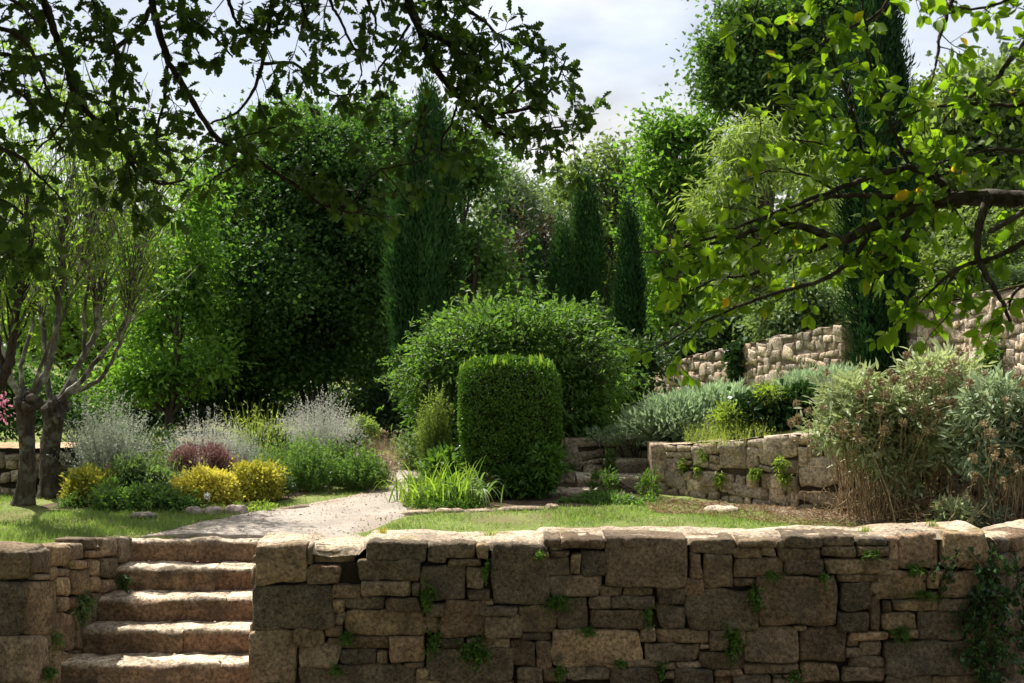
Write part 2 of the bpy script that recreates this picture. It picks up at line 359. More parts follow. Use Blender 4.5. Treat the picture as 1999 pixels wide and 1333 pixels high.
# gravel path: strip between two edges
def strip_sheet(name, left, right, mat, label, cat, lift=0.02, n=120, m=36, amp=0.05):
    a = smooth_path(left, n); b = smooth_path(right, n)
    s = np.linspace(0, 1, m)[None, :, None]; XY = a[:, None] * (1 - s) + b[:, None] * s
    wob = fbm(np.concatenate([XY * 4, np.zeros(XY.shape[:2] + (1,))], -1), 3, 31)[..., None] * amp
    XY = XY + wob * np.array([1.0, 0.6])
    Z = np.maximum(ground_z(XY[..., 0], XY[..., 1]), -.02) + lift - 0.03 * np.abs(2 * s[..., 0] - 1) ** 10 - 0.045 * np.exp(-np.arange(n) / 1.5)[:, None]
    V = np.concatenate([XY, Z[..., None]], -1).reshape(-1, 3)
    i = np.arange(n - 1)[:, None] * m + np.arange(m - 1)[None]; mb = MB()
    mb.add(V, [np.stack([i, i + 1, i + m + 1, i + m], -1).reshape(-1, 4)])
    return tag(mb.build(name, mat), label, cat, kind='structure')
PATH_L = [(-3.12, 9.60), (-3.08, 9.7), (-2.86, 10.2), (-2.5, 10.9), (-2.12, 11.5), (-1.66, 12.2), (-1.4, 12.8), (-1.5, 13.6), (-1.8, 14.8), (-2.4, 16.5)]
PATH_R = [(-1.35, 9.60), (-1.28, 9.7), (-1.12, 10.1), (-1.0, 10.5), (-.9, 10.9), (-1.0, 11.4), (-1.1, 12.0), (-1.05, 12.7), (-1.1, 13.6), (-1.3, 14.8), (-1.8, 16.5)]
strip_sheet('gravel_path', PATH_L, PATH_R, M_gravel, 'pale gravel path curving from the steps into the garden', 'path')
strip_sheet('path_landing', [(-1.85, 8.62), (-1.8, 8.9), (-1.8, 9.3), (-1.75, 9.7)], [(-0.9, 8.62), (-1.0, 8.9), (-1.1, 9.3), (-1.2, 9.75)], M_gravel, 'gravel behind the left end of the front wall', 'path', lift=0.016, n=30)
# bare soil beds
strip_sheet('soil_bed', [(-4.7, 11.2), (-4.6, 12.5), (-4.3, 14), (-4.2, 16)], [(-2.65, 11.1), (-2.15, 12.0), (-1.85, 13.5), (-2.4, 16)], M_soil, 'dark soil bed under the flower border', 'soil', lift=0.012, n=60)
strip_sheet('litter_ground', [(1.75, 11.55), (2.3, 11.0), (3.0, 10.35), (4.6, 9.45), (6, 9.1)], [(1.3, 12.0), (2.6, 11.35), (3.6, 10.7), (4.8, 10.2), (6, 9.9)], M_litter, 'dry littered earth below the garden wall', 'soil', lift=0.012, n=60)
strip_sheet('hedge_bed', [(-0.95, 11.2), (-1.0, 11.9), (-0.95, 13), (-1.1, 14.5)], [(0.6, 11.3), (1.5, 11.9), (1.5, 13.2), (1.4, 13.4)], M_soil, 'dark soil round the clipped hedge', 'soil', lift=0.012, n=50)

# ------------------------------------------------------------------ stone building kit
def frame(O, U, V=(0, 0, 1)):
    O = np.array(O, float); U = unit(np.array(U, float)); V = np.array(V, float); return O, U, V, unit(np.cross(U, V))
def px_uv(px, py, fr):
    O, U, V, Nn = fr; d = np.array(((px - 1000) / F, 1.0, -(py - 666.5) / F)); c = np.array((0, 0, CAMZ))
    t = np.dot(O - c, Nn) / np.dot(d, Nn); p = c + d * t - O
    return np.dot(p, U), np.dot(p, V)
TAN = [(.33, .25, .165), (.36, .275, .19), (.30, .24, .178), (.27, .215, .158), (.39, .295, .19), (.25, .207, .16), (.31, .22, .152)]
def stone(mb, quad, fr, depth=0.22, bulge=0.03, proud=0.0, res=0.028, col=(.3, .24, .16), rough=0.010, corner=0.38, seed=0, jit=0.010, flat=9):
    O, U, V, Nn = fr; q = np.array(quad, float)
    wd = np.linalg.norm(q[1] - q[0]); hg = np.linalg.norm(q[3] - q[0])
    nx = int(np.clip(wd / res, 4, 40)); ny = int(np.clip(hg / res, 4, 34))
    s = np.sin(np.linspace(-1, 1, nx + 1) * math.pi / 2); t = np.sin(np.linspace(-1, 1, ny + 1) * math.pi / 2)
    S, Tt = np.meshgrid(s, t, indexing='ij')
    S2 = S * (1 - corner * (1 - np.sqrt(1 - .5 * Tt ** 4))); T2 = Tt * (1 - corner * (1 - np.sqrt(1 - .5 * S ** 4)))
    a = (S2 + 1)[..., None] / 2; b = (T2 + 1)[..., None] / 2
    uv = (q[0] * (1 - a) + q[1] * a) * (1 - b) + (q[3] * (1 - a) + q[2] * a) * b
    sz = min(wd, hg); k = 2.2 / max(sz, .08)
    pp = np.concatenate([uv * k, np.full(uv.shape[:2] + (1,), seed * 3.17)], -1)
    edge = np.maximum(np.abs(S), np.abs(Tt)) ** 3
    uv = uv + np.stack([vnoise(pp, 1), vnoise(pp, 2)], -1) * (min(.022, sz * .09)) * edge[..., None]
    pp2 = np.concatenate([uv * 9, np.full(uv.shape[:2] + (1,), seed * 1.7)], -1)
    e = (1 - np.abs(S) ** flat) * (1 - np.abs(Tt) ** flat)
    h = proud + bulge * np.sqrt(np.clip(e, 0, 1)) + rough * fbm(pp2, 4, 3) * np.clip(e + .3, 0, 1)
    g = np.random.default_rng(seed); tl = g.normal(size=2) * min(.010, .035 * sz); h = h + tl[0] * S + tl[1] * Tt
    Pn = O + uv[..., 0:1] * U + uv[..., 1:2] * V + h[..., None] * Nn
    n1 = (nx + 1) * (ny + 1); idx = np.arange(n1).reshape(nx + 1, ny + 1)
    quads = np.stack([idx[:-1, :-1], idx[1:, :-1], idx[1:, 1:], idx[:-1, 1:]], -1).reshape(-1, 4)[:, ::-1]
    ring = np.concatenate([idx[:, 0], idx[-1, 1:], idx[-2::-1, -1], idx[0, -2:0:-1]])
    back = Pn.reshape(-1, 3)[ring] - Nn * (depth + h.reshape(-1)[ring])[:, None]
    m = len(ring); r2 = n1 + np.arange(m); nxr = np.roll(np.arange(m), -1)
    side = np.stack([ring, ring[nxr], r2[nxr], r2], -1)
    mb.add(np.concatenate([Pn.reshape(-1, 3), back]), [quads, side, np.array([r2[::-1]]) if m < 0 else np.zeros((0, 4), int)], 0.5, np.clip(col, 0, 1))
def scol(seed, base=TAN, dark=0.0, gain=1.0):
    g = np.random.default_rng(seed + 1000); c = np.array(base[g.integers(len(base))]) * (0.66 + 0.66 * g.random()) * gain
    if dark: c = c * (1 - dark) + np.array((.10, .085, .065)) * dark
    return c
def rubble(mb, fr, length, z0, z1, course=(.10, .2), wid=(.14, .42), seed=0, base=TAN, gain=1.0, res=.05, proud=0.0, depth=.2, bulge=.03, dark=.15, pj=.015, mixed=True):
    """irregular courses of stones filling a wall face; z0,z1 are functions of the distance u"""
    g = np.random.default_rng(seed); k = 0; z = -9.0; v = float(min(z0(0), z0(length)))
    zmax = max(z1(0), z1(length), z1(length / 2)); lev = [v]
    while lev[-1] < zmax: lev.append(lev[-1] + g.uniform(*course))
    for r in range(len(lev) - 1):
        u = -g.uniform(0, .15)
        wav = lambda x, r=r: 0.026 * math.sin(x * 2.1 + r * 1.9) + .022 * math.sin(x * 5.3 + r * 2.3) + .012 * math.sin(x * 11 + r)
        while u < length:
            wdt = g.uniform(*wid) * (0.6 + .7 * g.random()); u2 = min(u + wdt, length); ua = max(u, 0)
            if u2 - ua < .05: u = u2; continue
            b0, b1 = max(lev[r] + wav(ua), z0(ua)), max(lev[r] + wav(u2), z0(u2)); t0, t1 = min(lev[r + 1] + wav(ua), z1(ua)), min(lev[r + 1] + wav(u2), z1(u2))
            if t0 - b0 > .035 and t1 - b1 > .035:
                gp = .003
                parts = [(b0, b1, t0, t1)]
                if min(t0 - b0, t1 - b1) > .13 and g.random() < .4:
                    f = g.uniform(.35, .65); m0 = b0 + (t0 - b0) * f; m1 = b1 + (t1 - b1) * f; parts = [(b0, b1, m0, m1), (m0, m1, t0, t1)]
                for (c0, c1, d0, d1) in parts:
                    k += 1; j = g.normal(size=4) * .012; px_ = 0.0
                    if mixed and g.random() < .24 and r < len(lev) - 2:      # a taller stone breaking the course line
                        up_ = (lev[r + 2] - lev[r + 1]) * g.uniform(.4, .95); d0 = min(d0 + up_, z1(ua)); d1 = min(d1 + up_, z1(u2)); px_ = .010
                    stone(mb, [(ua + gp + j[0], d0 - gp), (u2 - gp + j[1], d1 - gp + j[2] * .6), (u2 - gp + j[2], c1 + gp), (ua + gp + j[3], c0 + gp + j[0] * .4)], fr, depth, bulge, proud + px_ + g.uniform(-pj, pj), res, scol(seed * 977 + k, base, dark * g.random(), gain), min(.014, .45 * pj), .24, seed * 31 + k)
            u = u2
    return mb
def slab_box(mb, x0, x1, y0, y1, z0, z1, seed=0, res=0.04, rough=.012, col=(.3, .24, .18), worn=0.02, top=None):
    """rough stone block: top and front as one bent grid with worn nosing, plus ends"""
    nx = max(4, int((x1 - x0) / res)); prof = []
    for t in np.linspace(0, 1, max(3, int((y1 - y0) / res))): prof.append((y1 + (y0 + .025 - y1) * t, z1))
    prof += [(y0 + .01, z1 - .006), (y0, z1 - .022)]
    for t in np.linspace(0, 1, max(3, int((z1 - z0) / res)))[1:]: prof.append((y0, z1 - .022 + (z0 - z1 + .022) * t))
    prof = np.array(prof); xs = np.linspace(x0, x1, nx + 1); n = len(prof)
    V = np.zeros((nx + 1, n, 3)); V[..., 0] = xs[:, None]; V[..., 1] = prof[None, :, 0]; V[..., 2] = prof[None, :, 1]
    p = V * np.array([6, 11, 11]) + seed * 5.1
    nose = np.exp(-((prof[:, 0] - y0) ** 2 + (prof[:, 1] - z1) ** 2) / .0022)[None]
    dn = fbm(p, 3, 1); V[..., 2] += rough * dn * (prof[None, :, 1] > z0 + .01) - worn * nose * np.clip(fbm(np.stack([V[..., 0] * 5, 0 * dn, 0 * dn + seed], -1), 3, 4) + .25, 0, 1)
    V[..., 1] += rough * 1.3 * fbm(p + 40, 3, 2) + worn * nose * np.clip(fbm(np.stack([V[..., 0] * 4, 0 * dn + 3, 0 * dn + seed], -1), 3, 6) + .2, 0, 1)
    idx = np.arange((nx + 1) * n).reshape(nx + 1, n)
    quads = np.stack([idx[:-1, :-1], idx[:-1, 1:], idx[1:, 1:], idx[1:, :-1]], -1).reshape(-1, 4)
    lit_top = np.clip((V[..., 2] - (z1 - .03)) / .02, 0, 1).reshape(-1, 1); cb = np.array(col) * (1 - lit_top) + np.array(top if top is not None else col) * lit_top; tint = cb * (1 + .18 * fbm(np.stack([V[..., 0] * 2.5, 0 * dn, 0 * dn + seed], -1), 2, 8)).reshape(-1, 1)  # top surfaces blend to a paler colour that paints in sunlight
    mb.add(V.reshape(-1, 3), [quads], .5, tint)
    for i, flip in ((0, True), (nx, False)):          # ends
        e = V[i]; c = np.array([[e[0, 0], y1, z0]]); m = len(e)
        tri = np.array([(k, k + 1, m) if flip else (k + 1, k, m) for k in range(m - 1)])
        mb.add(np.concatenate([e, c]), [tri], .5, col)

# ------------------------------------------------------------------ front retaining wall
Z1 = [(75,140,525,470),(545,310,815,470),(570,188,935,308),(965,260,1515,445),(1050,100,1565,270),(1570,235,1740,290),(70,480,755,855),(755,480,1000,600),(1005,450,1445,575),(1450,460,1505,575),(760,615,855,725),(765,728,855,830),(855,585,1205,700),(1212,585,1520,710),(865,705,1550,925),(50,868,440,1345),(425,850,690,1015),(695,840,830,920),(690,930,1250,1030),(450,1000,805,1200),(815,1040,1125,1175),(1135,1055,1230,1170),(1245,930,1555,1145),(1520,750,1665,910),(1570,640,1725,755),(475,1170,1480,1360),(1375,1150,1535,1200),(1480,1210,1580,1295),(1490,1298,1700,1360),(1672,770,1697,880),(530,150,580,300),(830,330,955,455)]
Z2 = [(-115,120,305,255),(320,135,420,260),(-20,258,50,292),(60,265,355,320),(-160,305,225,605),(225,325,375,515),(235,525,435,620),(445,120,935,660),(885,85,1045,155),(1050,80,1435,170),(890,160,940,190),(945,158,1050,190),(885,195,945,240),(950,192,1105,240),(915,245,1130,400),(1135,215,1225,395),(1230,180,1450,400),(1430,65,2145,490),(945,398,1390,580),(1370,500,1575,580),(1585,492,1840,575),(1290,590,1470,700),(1475,580,1860,685),(1305,690,1800,865),(330,610,455,665),(330,670,680,740),(5,612,385,935),(385,745,690,935),(680,665,1005,890),(1005,590,1285,880),(-30,938,210,1025),(215,945,600,1042),(700,892,960,965),(600,975,830,1190),(835,975,965,1215),(960,868,1755,1190),(-105,1030,630,1320),(665,1192,890,1360),(890,1205,1080,1320),(1085,1180,1470,1310),(1480,1190,1900,1360),(1610,1135,1900,1186),(-95,1322,240,1360),(255,1322,640,1360)]
Z3 = [(190,490,425,655),(190,660,440,862),(470,215,575,430),(582,225,850,515),(475,85,880,215),(885,85,1212,148),(850,152,1095,258),(1100,128,1210,240),(860,250,1295,415),(1225,90,1280,178),(1290,58,1610,158),(1615,55,1910,148),(1245,160,1620,265),(1620,152,1910,240),(1305,242,1640,390),(1645,250,2220,380),(435,430,595,575),(860,420,1050,490),(450,520,1060,865),(1062,392,1755,835),(58,855,180,980),(190,866,640,985),(650,875,935,1065),(555,995,650,1035),(75,984,565,1155),(575,1067,970,1210),(948,840,1425,1165),(1365,836,1490,885),(1430,858,1820,1150),(250,1165,345,1222),(350,1158,580,1198),(335,1204,680,1360),(672,1215,930,1280),(700,1285,835,1360),(845,1262,1180,1360),(1190,1285,1420,1360),(935,1170,1415,1243),(1190,1247,1275,1280),(1430,1163,1775,1330),(250,1228,330,1300),(1290,1250,1420,1280)]
Z4 = [(295,150,545,215),(555,150,635,415),(650,125,965,410),(990,100,1372,395),(140,440,460,510),(160,515,400,735),(405,515,485,605),(410,615,495,900),(460,425,870,655),(985,415,1365,630),(510,670,585,750),(595,655,920,755),(970,645,1300,745),(500,762,785,890),(800,752,1175,970),(150,745,390,905),(245,908,555,985),(700,892,795,960),(215,968,320,1035),(210,1042,315,1125),(325,990,500,1110),(240,1112,510,1195),(190,1198,525,1320),(520,984,1430,1250),(540,1255,900,1345),(910,1262,1380,1345),(1182,790,1300,975),(1370,415,1420,585),(1310,660,1420,780),(880,420,975,560),(890,600,965,740),(305,225,545,300),(575,900,690,970),(1310,800,1430,970)]
wall_stones = []
for zl, ox, oy, sc in ((Z1, 480, 1033, 4.4425), (Z2, 860, 1033, 4.4425), (Z3, 1240, 1033, 4.4425), (Z4, 1600, 1013, 4.155)):
    for (a, b, c, d) in zl: wall_stones.append((ox + a / sc, oy + b / sc, ox + c / sc, oy + d / sc))
DARKPX = [(1010, 1110), (1265, 1095), (870, 1105), (900, 1060), (555, 1180), (1400, 1190), (1380, 1060), (820, 1050), (1090, 1100), (950, 1290), (800, 1090), (900, 1120), (1740, 1265), (1480, 1055), (950, 1220), (1090, 1210)]
FRW = frame((0, WY, 0), (1, 0, 0))
root = thing('stone_retaining_wall', 'long front retaining wall of rough brown blocks beside the steps', 'wall', (0.8, WY + .2, -1.3))
mb = MB()
for k, (a, b, c, d) in enumerate(wall_stones):
    g_ = np.random.default_rng(k + 50); j = g_.normal(size=8) * 2.0
    q = [px_uv(a + j[0] - .6, b + j[1] * .6 - .6, FRW), px_uv(c + j[2] + .6, b + j[3] * .6 - .6, FRW), px_uv(c + j[4] + .6, d + j[5] * .6 + .6, FRW), px_uv(a + j[6] - .6, d + j[7] * .6 + .6, FRW)]
    dk = .35 * g_.random() ** 2
    for (dx, dy) in DARKPX:
        if a < dx < c and b < dy < d: dk = .72
    area = (c - a) * (d - b)
    big = area > 9000
    stone(mb, q, FRW, .28, .022 if big else .028, g_.uniform(-.02, .018) + (.01 if big else 0) - (.09 if k in (2, 31) else 0), .015, scol(k, dark=dk, gain=.50 * (.60 + .95 * g_.random())), .016, .14 if big else .20, k, flat=13)
rubble(mb, frame((-1.81, WY, -1.36), (1, 0, 0)), 5.2, lambda u: 0.0, lambda u: .27, (.13, .15), (.2, .5), seed=3, depth=.25, gain=.45)
# return at the right end, turning back and away, and the hidden end beside the steps
RET0, RET1 = np.array((3.40, WY, 0)), np.array((6.9, WY + 3.38, 0))
rubble(mb, frame((RET0[0], RET0[1], -1.36), RET1 - RET0), 4.85, lambda u: 0.0, lambda u: 1.58 - .02 * u, (.14, .24), (.18, .4), seed=5, depth=.25, gain=.45)
rubble(mb, frame((-1.82, 9.45, -1.36), (0, -1, 0)), 1.2, lambda u: 0.0, lambda u: 1.33 + .12 * u, (.2, .3), (.25, .5), seed=6, depth=.2, gain=.45)
mb.build('stone_facing', M_stone, root)
# dark earth and rubble core behind the facing
def box_mb(mb, x0, x1, y0, y1, z0, z1, col=None):
    v = [(x, y, z) for x in (x0, x1) for y in (y0, y1) for z in (z0, z1)]
    mb.add(v, [np.array([(0, 1, 3, 2), (4, 6, 7, 5), (0, 4, 5, 1), (2, 3, 7, 6), (0, 2, 6, 4), (1, 5, 7, 3)])], .5, col)
mb = MB(); box_mb(mb, -1.76, 3.38, WY + .035, WY + .5, -1.34, .05)
p = np.array([RET0 + (.0, .06, -1.34), RET1 + (0, .06, -1.34), RET1 + (-.3, .5, -1.34), RET0 + (-.3, .5, -1.34)]); pt = p + (0, 0, 1.40)
mb.add(np.concatenate([p, pt]), [np.array([(0, 1, 5, 4), (1, 2, 6, 5), (2, 3, 7, 6), (3, 0, 4, 7), (4, 5, 6, 7)])])
mb.build('wall_core', M_core, root, smooth=False)
# sunlit rough coping along the top
TOPPX = [(500, 1064), (590, 1062), (605, 1070), (700, 1070), (714, 1056), (830, 1058), (836, 1060), (930, 1062), (960, 1061), (1050, 1057), (1062, 1051), (1180, 1052), (1190, 1049), (1345, 1051), (1430, 1052), (1515, 1052), (1600, 1046), (1730, 1049), (1735, 1046), (1830, 1040), (1930, 1036), (2000, 1036)]
TOPXZ = [((a - 1000) / F * WY, CAMZ - (b - 666.5) / F * WY) for a, b in TOPPX]
def cope_z(x, y):
    z = interp(x, TOPXZ); n = fbm(np.stack([x * 3.2, y * 5, 0 * x], -1), 4, 21)
    fr = np.clip((y - (WY + .015)) / .07, 0, 1)
    bk = np.clip((WY + .62 - y) / .25, 0, 1)
    return z + .006 + .018 * n - .055 * (1 - fr) ** 2 - .05 * (1 - bk) ** 2
xs = np.arange(-1.80, 3.36, .02); ys = np.concatenate([np.linspace(WY + .012, WY + .12, 9), np.arange(WY + .14, WY + .75, .025)])
mb = MB(); V, q = sheet(xs, ys, cope_z)
V[:, 1] += .018 * fbm(np.stack([V[:, 0] * 6, 0 * V[:, 0], 0 * V[:, 0]], -1), 3, 41) * (V[:, 1] < WY + .1)
tint = np.array((.41, .355, .29)) * (1 + .25 * fbm(V * np.array([2.2, 3, 1]), 3, 11))[:, None]
mb.add(V, [q], .5, tint)
U_ = unit(RET1 - RET0); Nb = np.array((-U_[1], U_[0], 0))
ss = np.linspace(.03, 4.83, 60); tt = np.linspace(-.0, .34, 14); S_, T_ = np.meshgrid(ss, tt, indexing='ij')
V = RET0 + S_[..., None] * U_ + T_[..., None] * Nb; nn = fbm(V * 4, 3, 8)
V[..., 2] = .215 + .02 * nn - .05 * (1 - np.clip(T_ / .07, 0, 1)) ** 2 - .02 * S_
i = np.arange(59)[:, None] * 14 + np.arange(13)[None]
mb.add(V.reshape(-1, 3), [np.stack([i, i + 14, i + 15, i + 1], -1).reshape(-1, 4)], .5, (.46, .39, .31))
mb.build('coping', M_cope, root)

# ------------------------------------------------------------------ steps
root = thing('stone_steps', 'worn flight of broad stone steps climbing between the two walls', 'steps', (-2.6, 8.9, -1.3))
D0, TR, RH = 9.5, .275, .175
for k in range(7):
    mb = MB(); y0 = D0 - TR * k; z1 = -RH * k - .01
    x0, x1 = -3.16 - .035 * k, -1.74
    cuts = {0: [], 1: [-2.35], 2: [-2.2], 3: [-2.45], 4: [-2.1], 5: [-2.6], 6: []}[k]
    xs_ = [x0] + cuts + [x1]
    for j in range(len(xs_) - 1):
        slab_box(mb, xs_[j] + .001, xs_[j + 1] - .001, y0, y0 + TR + .07, z1 - RH - .01, z1, seed=k * 3 + j, res=.022, rough=.013, col=(.20 + .02 * (j % 2), .14, .10), worn=.022, top=(.60, .52, .43))  # paler tread colour stands in for sun on the step tops
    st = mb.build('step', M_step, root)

# ------------------------------------------------------------------ wall left of the steps
root = thing('stone_pier_wall', 'low lichened wall of large blocks at the left of the steps', 'wall', (-4.0, 8.4, -1.3))
LA, LB = np.array((-3.33, 8.0, 0)), np.array((-3.10, 9.62, 0))
FRI = frame(LA, LB - LA); FRF = frame((0, 8.0, 0), (1, 0, 0))
mb = MB()
inner = [(248,180,430,385),(435,150,592,320),(592,128,716,272),(716,80,852,182),(720,186,852,246),(615,268,722,345),(726,262,765,340),(765,258,852,412),(225,445,480,915),(470,420,606,572),(482,586,572,712),(445,735,645,1050),(580,585,692,692),(612,350,755,580),(762,415,862,545),(858,80,1000,240),(1000,70,1160,285),(858,246,1010,430),(432,328,495,442),(500,345,600,412),(300,388,428,440),(195,920,410,1360),(410,905,440,1250),(440,1060,640,1360),(640,600,800,1040),(800,550,1000,800),(870,435,1010,560),(640,1040,900,1360)]
for k, (a, b, c, d) in enumerate(inner):
    q = [px_uv(a / 4.4425, 1033 + b / 4.4425, FRI), px_uv(c / 4.4425, 1033 + (b - (8 if k < 4 else 0)) / 4.4425, FRI), px_uv(c / 4.4425, 1033 + d / 4.4425, FRI), px_uv(a / 4.4425, 1033 + d / 4.4425, FRI)]
    stone(mb, q, FRI, .22, .02, np.random.default_rng(k).uniform(-.015, .012), .03, scol(k + 300, gain=.66), .012, .3, k + 300)
for k, (a, b, c, d) in enumerate([(-640, 185, 245, 430), (-640, 452, 225, 930), (-640, 960, 195, 1420), (-1500, 200, -655, 560), (-1500, 575, -655, 1000), (-1500, 1010, -655, 1420), (-2400, 185, -1515, 700), (-2400, 710, -1515, 1420), (-3300, 185, -2420, 500), (-3300, 510, -2420, 1420)]):
    q = [px_uv(x / 4.4425, 1033 + y / 4.4425, FRF) for x, y in ((a, b), (c, b), (c, d), (a, d))]
    stone(mb, q, FRF, .3, .02, 0, .03, scol(k + 400, dark=.55 if k < 3 else .2, gain=.55), .012, .25, k + 400)
mb.build('stone_facing', M_stone, root)
mb = MB(); p = np.array([(-6.1, 8.05, -1.34), (-3.39, 8.05, -1.34), (-3.16, 9.6, -1.34), (-6.1, 9.0, -1.34)]); pt = p + np.array([(0, 0, 1.42), (0, 0, 1.42), (0, 0, 1.28), (0, 0, 1.3)])
mb.add(np.concatenate([p, pt]), [np.array([(0, 1, 5, 4), (1, 2, 6, 5), (2, 3, 7, 6), (3, 0, 4, 7), (4, 5, 6, 7)])]); mb.build('wall_core', M_core, root, smooth=False)
ss = np.linspace(0, 1, 70); tt = np.linspace(0, 1, 60); mb = MB()
S_, T_ = np.meshgrid(ss, tt, indexing='ij')                          # s from the inner face to the left, t front to back
X0 = LA[0] + (LB[0] - LA[0]) * T_ + .005; Y_ = 8.0 + 1.62 * T_ * (1 - .55 * np.clip(S_ * 2.2, 0, 1)) ; X_ = X0 - 2.7 * S_ ** 1.4
Zt = np.interp(T_, [0, .3, .62, 1], [.165, .12, .06, .015]); nn = fbm(np.stack([X_ * 4, Y_ * 4, 0 * X_], -1), 4, 14)
ed = np.minimum(np.minimum(S_ ** 1.4 * 2.7, (T_) * 1.5), 0.08) / .08
V = np.stack([X_, Y_, Zt + .018 * nn - .05 * (1 - ed) ** 2 + .01], -1); i = np.arange(69)[:, None] * 60 + np.arange(59)[None]
mb.add(V.reshape(-1, 3), [np.stack([i, i + 1, i + 61, i + 60], -1).reshape(-1, 4)], .5, np.array((.40, .35, .28)) * (1 + .25 * fbm(V.reshape(-1, 3) * 3, 3, 5))[:, None])
mb.build('coping', M_cope, root)

# ------------------------------------------------------------------ low wall far left, garden walls, terrace walls
FARC = [(.44, .38, .31), (.40, .35, .29), (.48, .41, .33), (.35, .31, .27), (.43, .35, .28), (.38, .35, .31), (.30, .265, .23)]
root = thing('rubble_wall', 'low tan rubble wall behind the two pollarded trunks', 'wall', (-5.6, 12.4, 0))
mb = MB(); rubble(mb, frame((-7.4, 12.3, -.02), (1, 0, 0)), 2.75, lambda u: 0., lambda u: .5 - .01 * u, (.08, .15), (.1, .26), seed=21, base=FARC, gain=.9, res=.045); mb.build('stone_facing', M_stone_far, root)
mb = MB(); box_mb(mb, -7.4, -4.66, 12.32, 12.7, -.05, .475); mb.build('wall_core', M_core, root, smooth=False)
mb = MB(); V, q = sheet(np.linspace(-7.4, -4.64, 70), np.linspace(12.27, 12.75, 14), lambda x, y: .50 + .018 * fbm(np.stack([x * 4, y * 4, 0 * x], -1), 3, 3)); mb.add(V, [q], .5, (.42, .30, .2)); mb.build('coping', M_cope, root)

def poly_wall(root, pts, tops, bases, seed, course, wid, res, gain, base=FARC, core_in=.04, thick=.4, cope=True, mat=M_stone_far, bulge=.02, pj=.015, corem=None):
    mbf, mbc, mbt = MB(), MB(), MB()
    for k in range(len(pts) - 1):
        a, b = np.array(pts[k], float), np.array(pts[k + 1], float); L = np.linalg.norm(b - a); U = (b - a) / L; Nn = np.array((U[1], -U[0]))
        zb0, zb1 = bases[k] - .12, bases[k + 1] - .12; zt0, zt1 = tops[k], tops[k + 1]; z00 = min(zb0, zb1)
        f = frame((a[0], a[1], z00), (U[0], U[1], 0))
        rubble(mbf, f, L, lambda u: (zb0 + (zb1 - zb0) * u / L) - z00, lambda u: (zt0 + (zt1 - zt0) * u / L) - z00 + .02 * math.sin(u * 7 + seed), course, wid, seed=seed + k, base=base, gain=gain, res=res, bulge=bulge, pj=pj)
        q = [a - Nn * core_in, b - Nn * core_in, b - Nn * thick, a - Nn * thick]
        lo = np.array([(*q[0], zb0), (*q[1], zb1), (*q[2], zb1), (*q[3], zb0)]); hi = np.array([(*q[0], zt0 - .03), (*q[1], zt1 - .03), (*q[2], zt1 - .03), (*q[3], zt0 - .03)])
        mbc.add(np.concatenate([lo, hi]), [np.array([(0, 1, 5, 4), (1, 2, 6, 5), (2, 3, 7, 6), (3, 0, 4, 7), (4, 5, 6, 7)])])
        if cope:
            n = max(6, int(L / .05)); S_, T_ = np.meshgrid(np.linspace(0, L, n), np.linspace(-.01, thick, 9), indexing='ij')
            XY = a + S_[..., None] * U - T_[..., None] * Nn; nn = fbm(np.concatenate([XY * 4, np.zeros(XY.shape[:2] + (1,))], -1), 3, seed)
            Z = zt0 + (zt1 - zt0) * S_ / L + .02 * nn - .015; V = np.concatenate([XY, Z[..., None]], -1)
            i = np.arange(n - 1)[:, None] * 9 + np.arange(8)[None]
            mbt.add(V.reshape(-1, 3), [np.stack([i, i + 9, i + 10, i + 1], -1).reshape(-1, 4)], .5, (.42, .36, .29))
    mbf.build('stone_facing', mat, root); mbc.build('wall_core', corem or M_core, root, smooth=False)
    if cope: mbt.build('coping', M_cope, root)
GW = [(.36, .31, .25), (.40, .34, .275), (.33, .29, .25), (.30, .265, .225), (.42, .355, .28)]
root = thing('garden_wall', 'curved low garden wall of pale rounded stones under the sage bush', 'wall', (2.8, 11.3, 0))
poly_wall(root, [(1.62, 12.28), (2.1, 11.84), (2.78, 11.3), (3.9, 10.65), (5.2, 10.2)], [.54, .60, .72, .78, .85], [0, 0, 0, 0, 0], 41, (.09, .17), (.12, .38), .03, 1.15, GW, core_in=.02, corem=M_coremid)
root = thing('recess_wall', 'short grey wall behind the small garden steps, right of the hedge', 'wall', (1.0, 13.4, 0))
poly_wall(root, [(.50, 13.1), (.58, 13.3), (1.72, 13.3)], [.47, .50, .50], [0, 0, 0], 51, (.13, .2), (.16, .34), .04, 1.25, GW, core_in=.02, corem=M_coremid)
# small garden steps in the recess
root = thing('garden_steps', 'little flight of grey slabs between recess wall and garden wall', 'steps', (1.2, 12.7, 0))
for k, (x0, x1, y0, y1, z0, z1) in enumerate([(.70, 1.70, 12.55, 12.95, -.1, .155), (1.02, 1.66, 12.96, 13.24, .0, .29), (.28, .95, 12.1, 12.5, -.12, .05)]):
    mb = MB(); slab_box(mb, x0, x1, y0, y1, z0, z1, seed=70 + k, res=.03, rough=.012, col=(.27, .23, .185), worn=.03, top=(.48, .43, .36)); mb.build('step', M_stone_far, root)  # lighter slab tops, sunlight put into the colour
root = thing('gate_post', 'upright squared stone post ending the curved garden wall', 'post', (1.56, 12.45, 0))
mb = MB(); fp = frame((1.47, 12.3, 0), (1, 0, 0)); stone(mb, [(0, .53), (.24, .55), (.25, .12), (0, .12)], fp, .3, .02, .0, .03, (.33, .27, .21), .012, .25, 771); stone(mb, [(0, .11), (.26, .115), (.27, -.12), (-.01, -.12)], fp, .32, .02, .01, .03, (.30, .25, .2), .012, .25, 772)
box_mb(mb, 1.48, 1.70, 12.32, 12.62, -.1, .50, (.3, .25, .2)); o = mb.build('post_stones', M_stone_far, root)

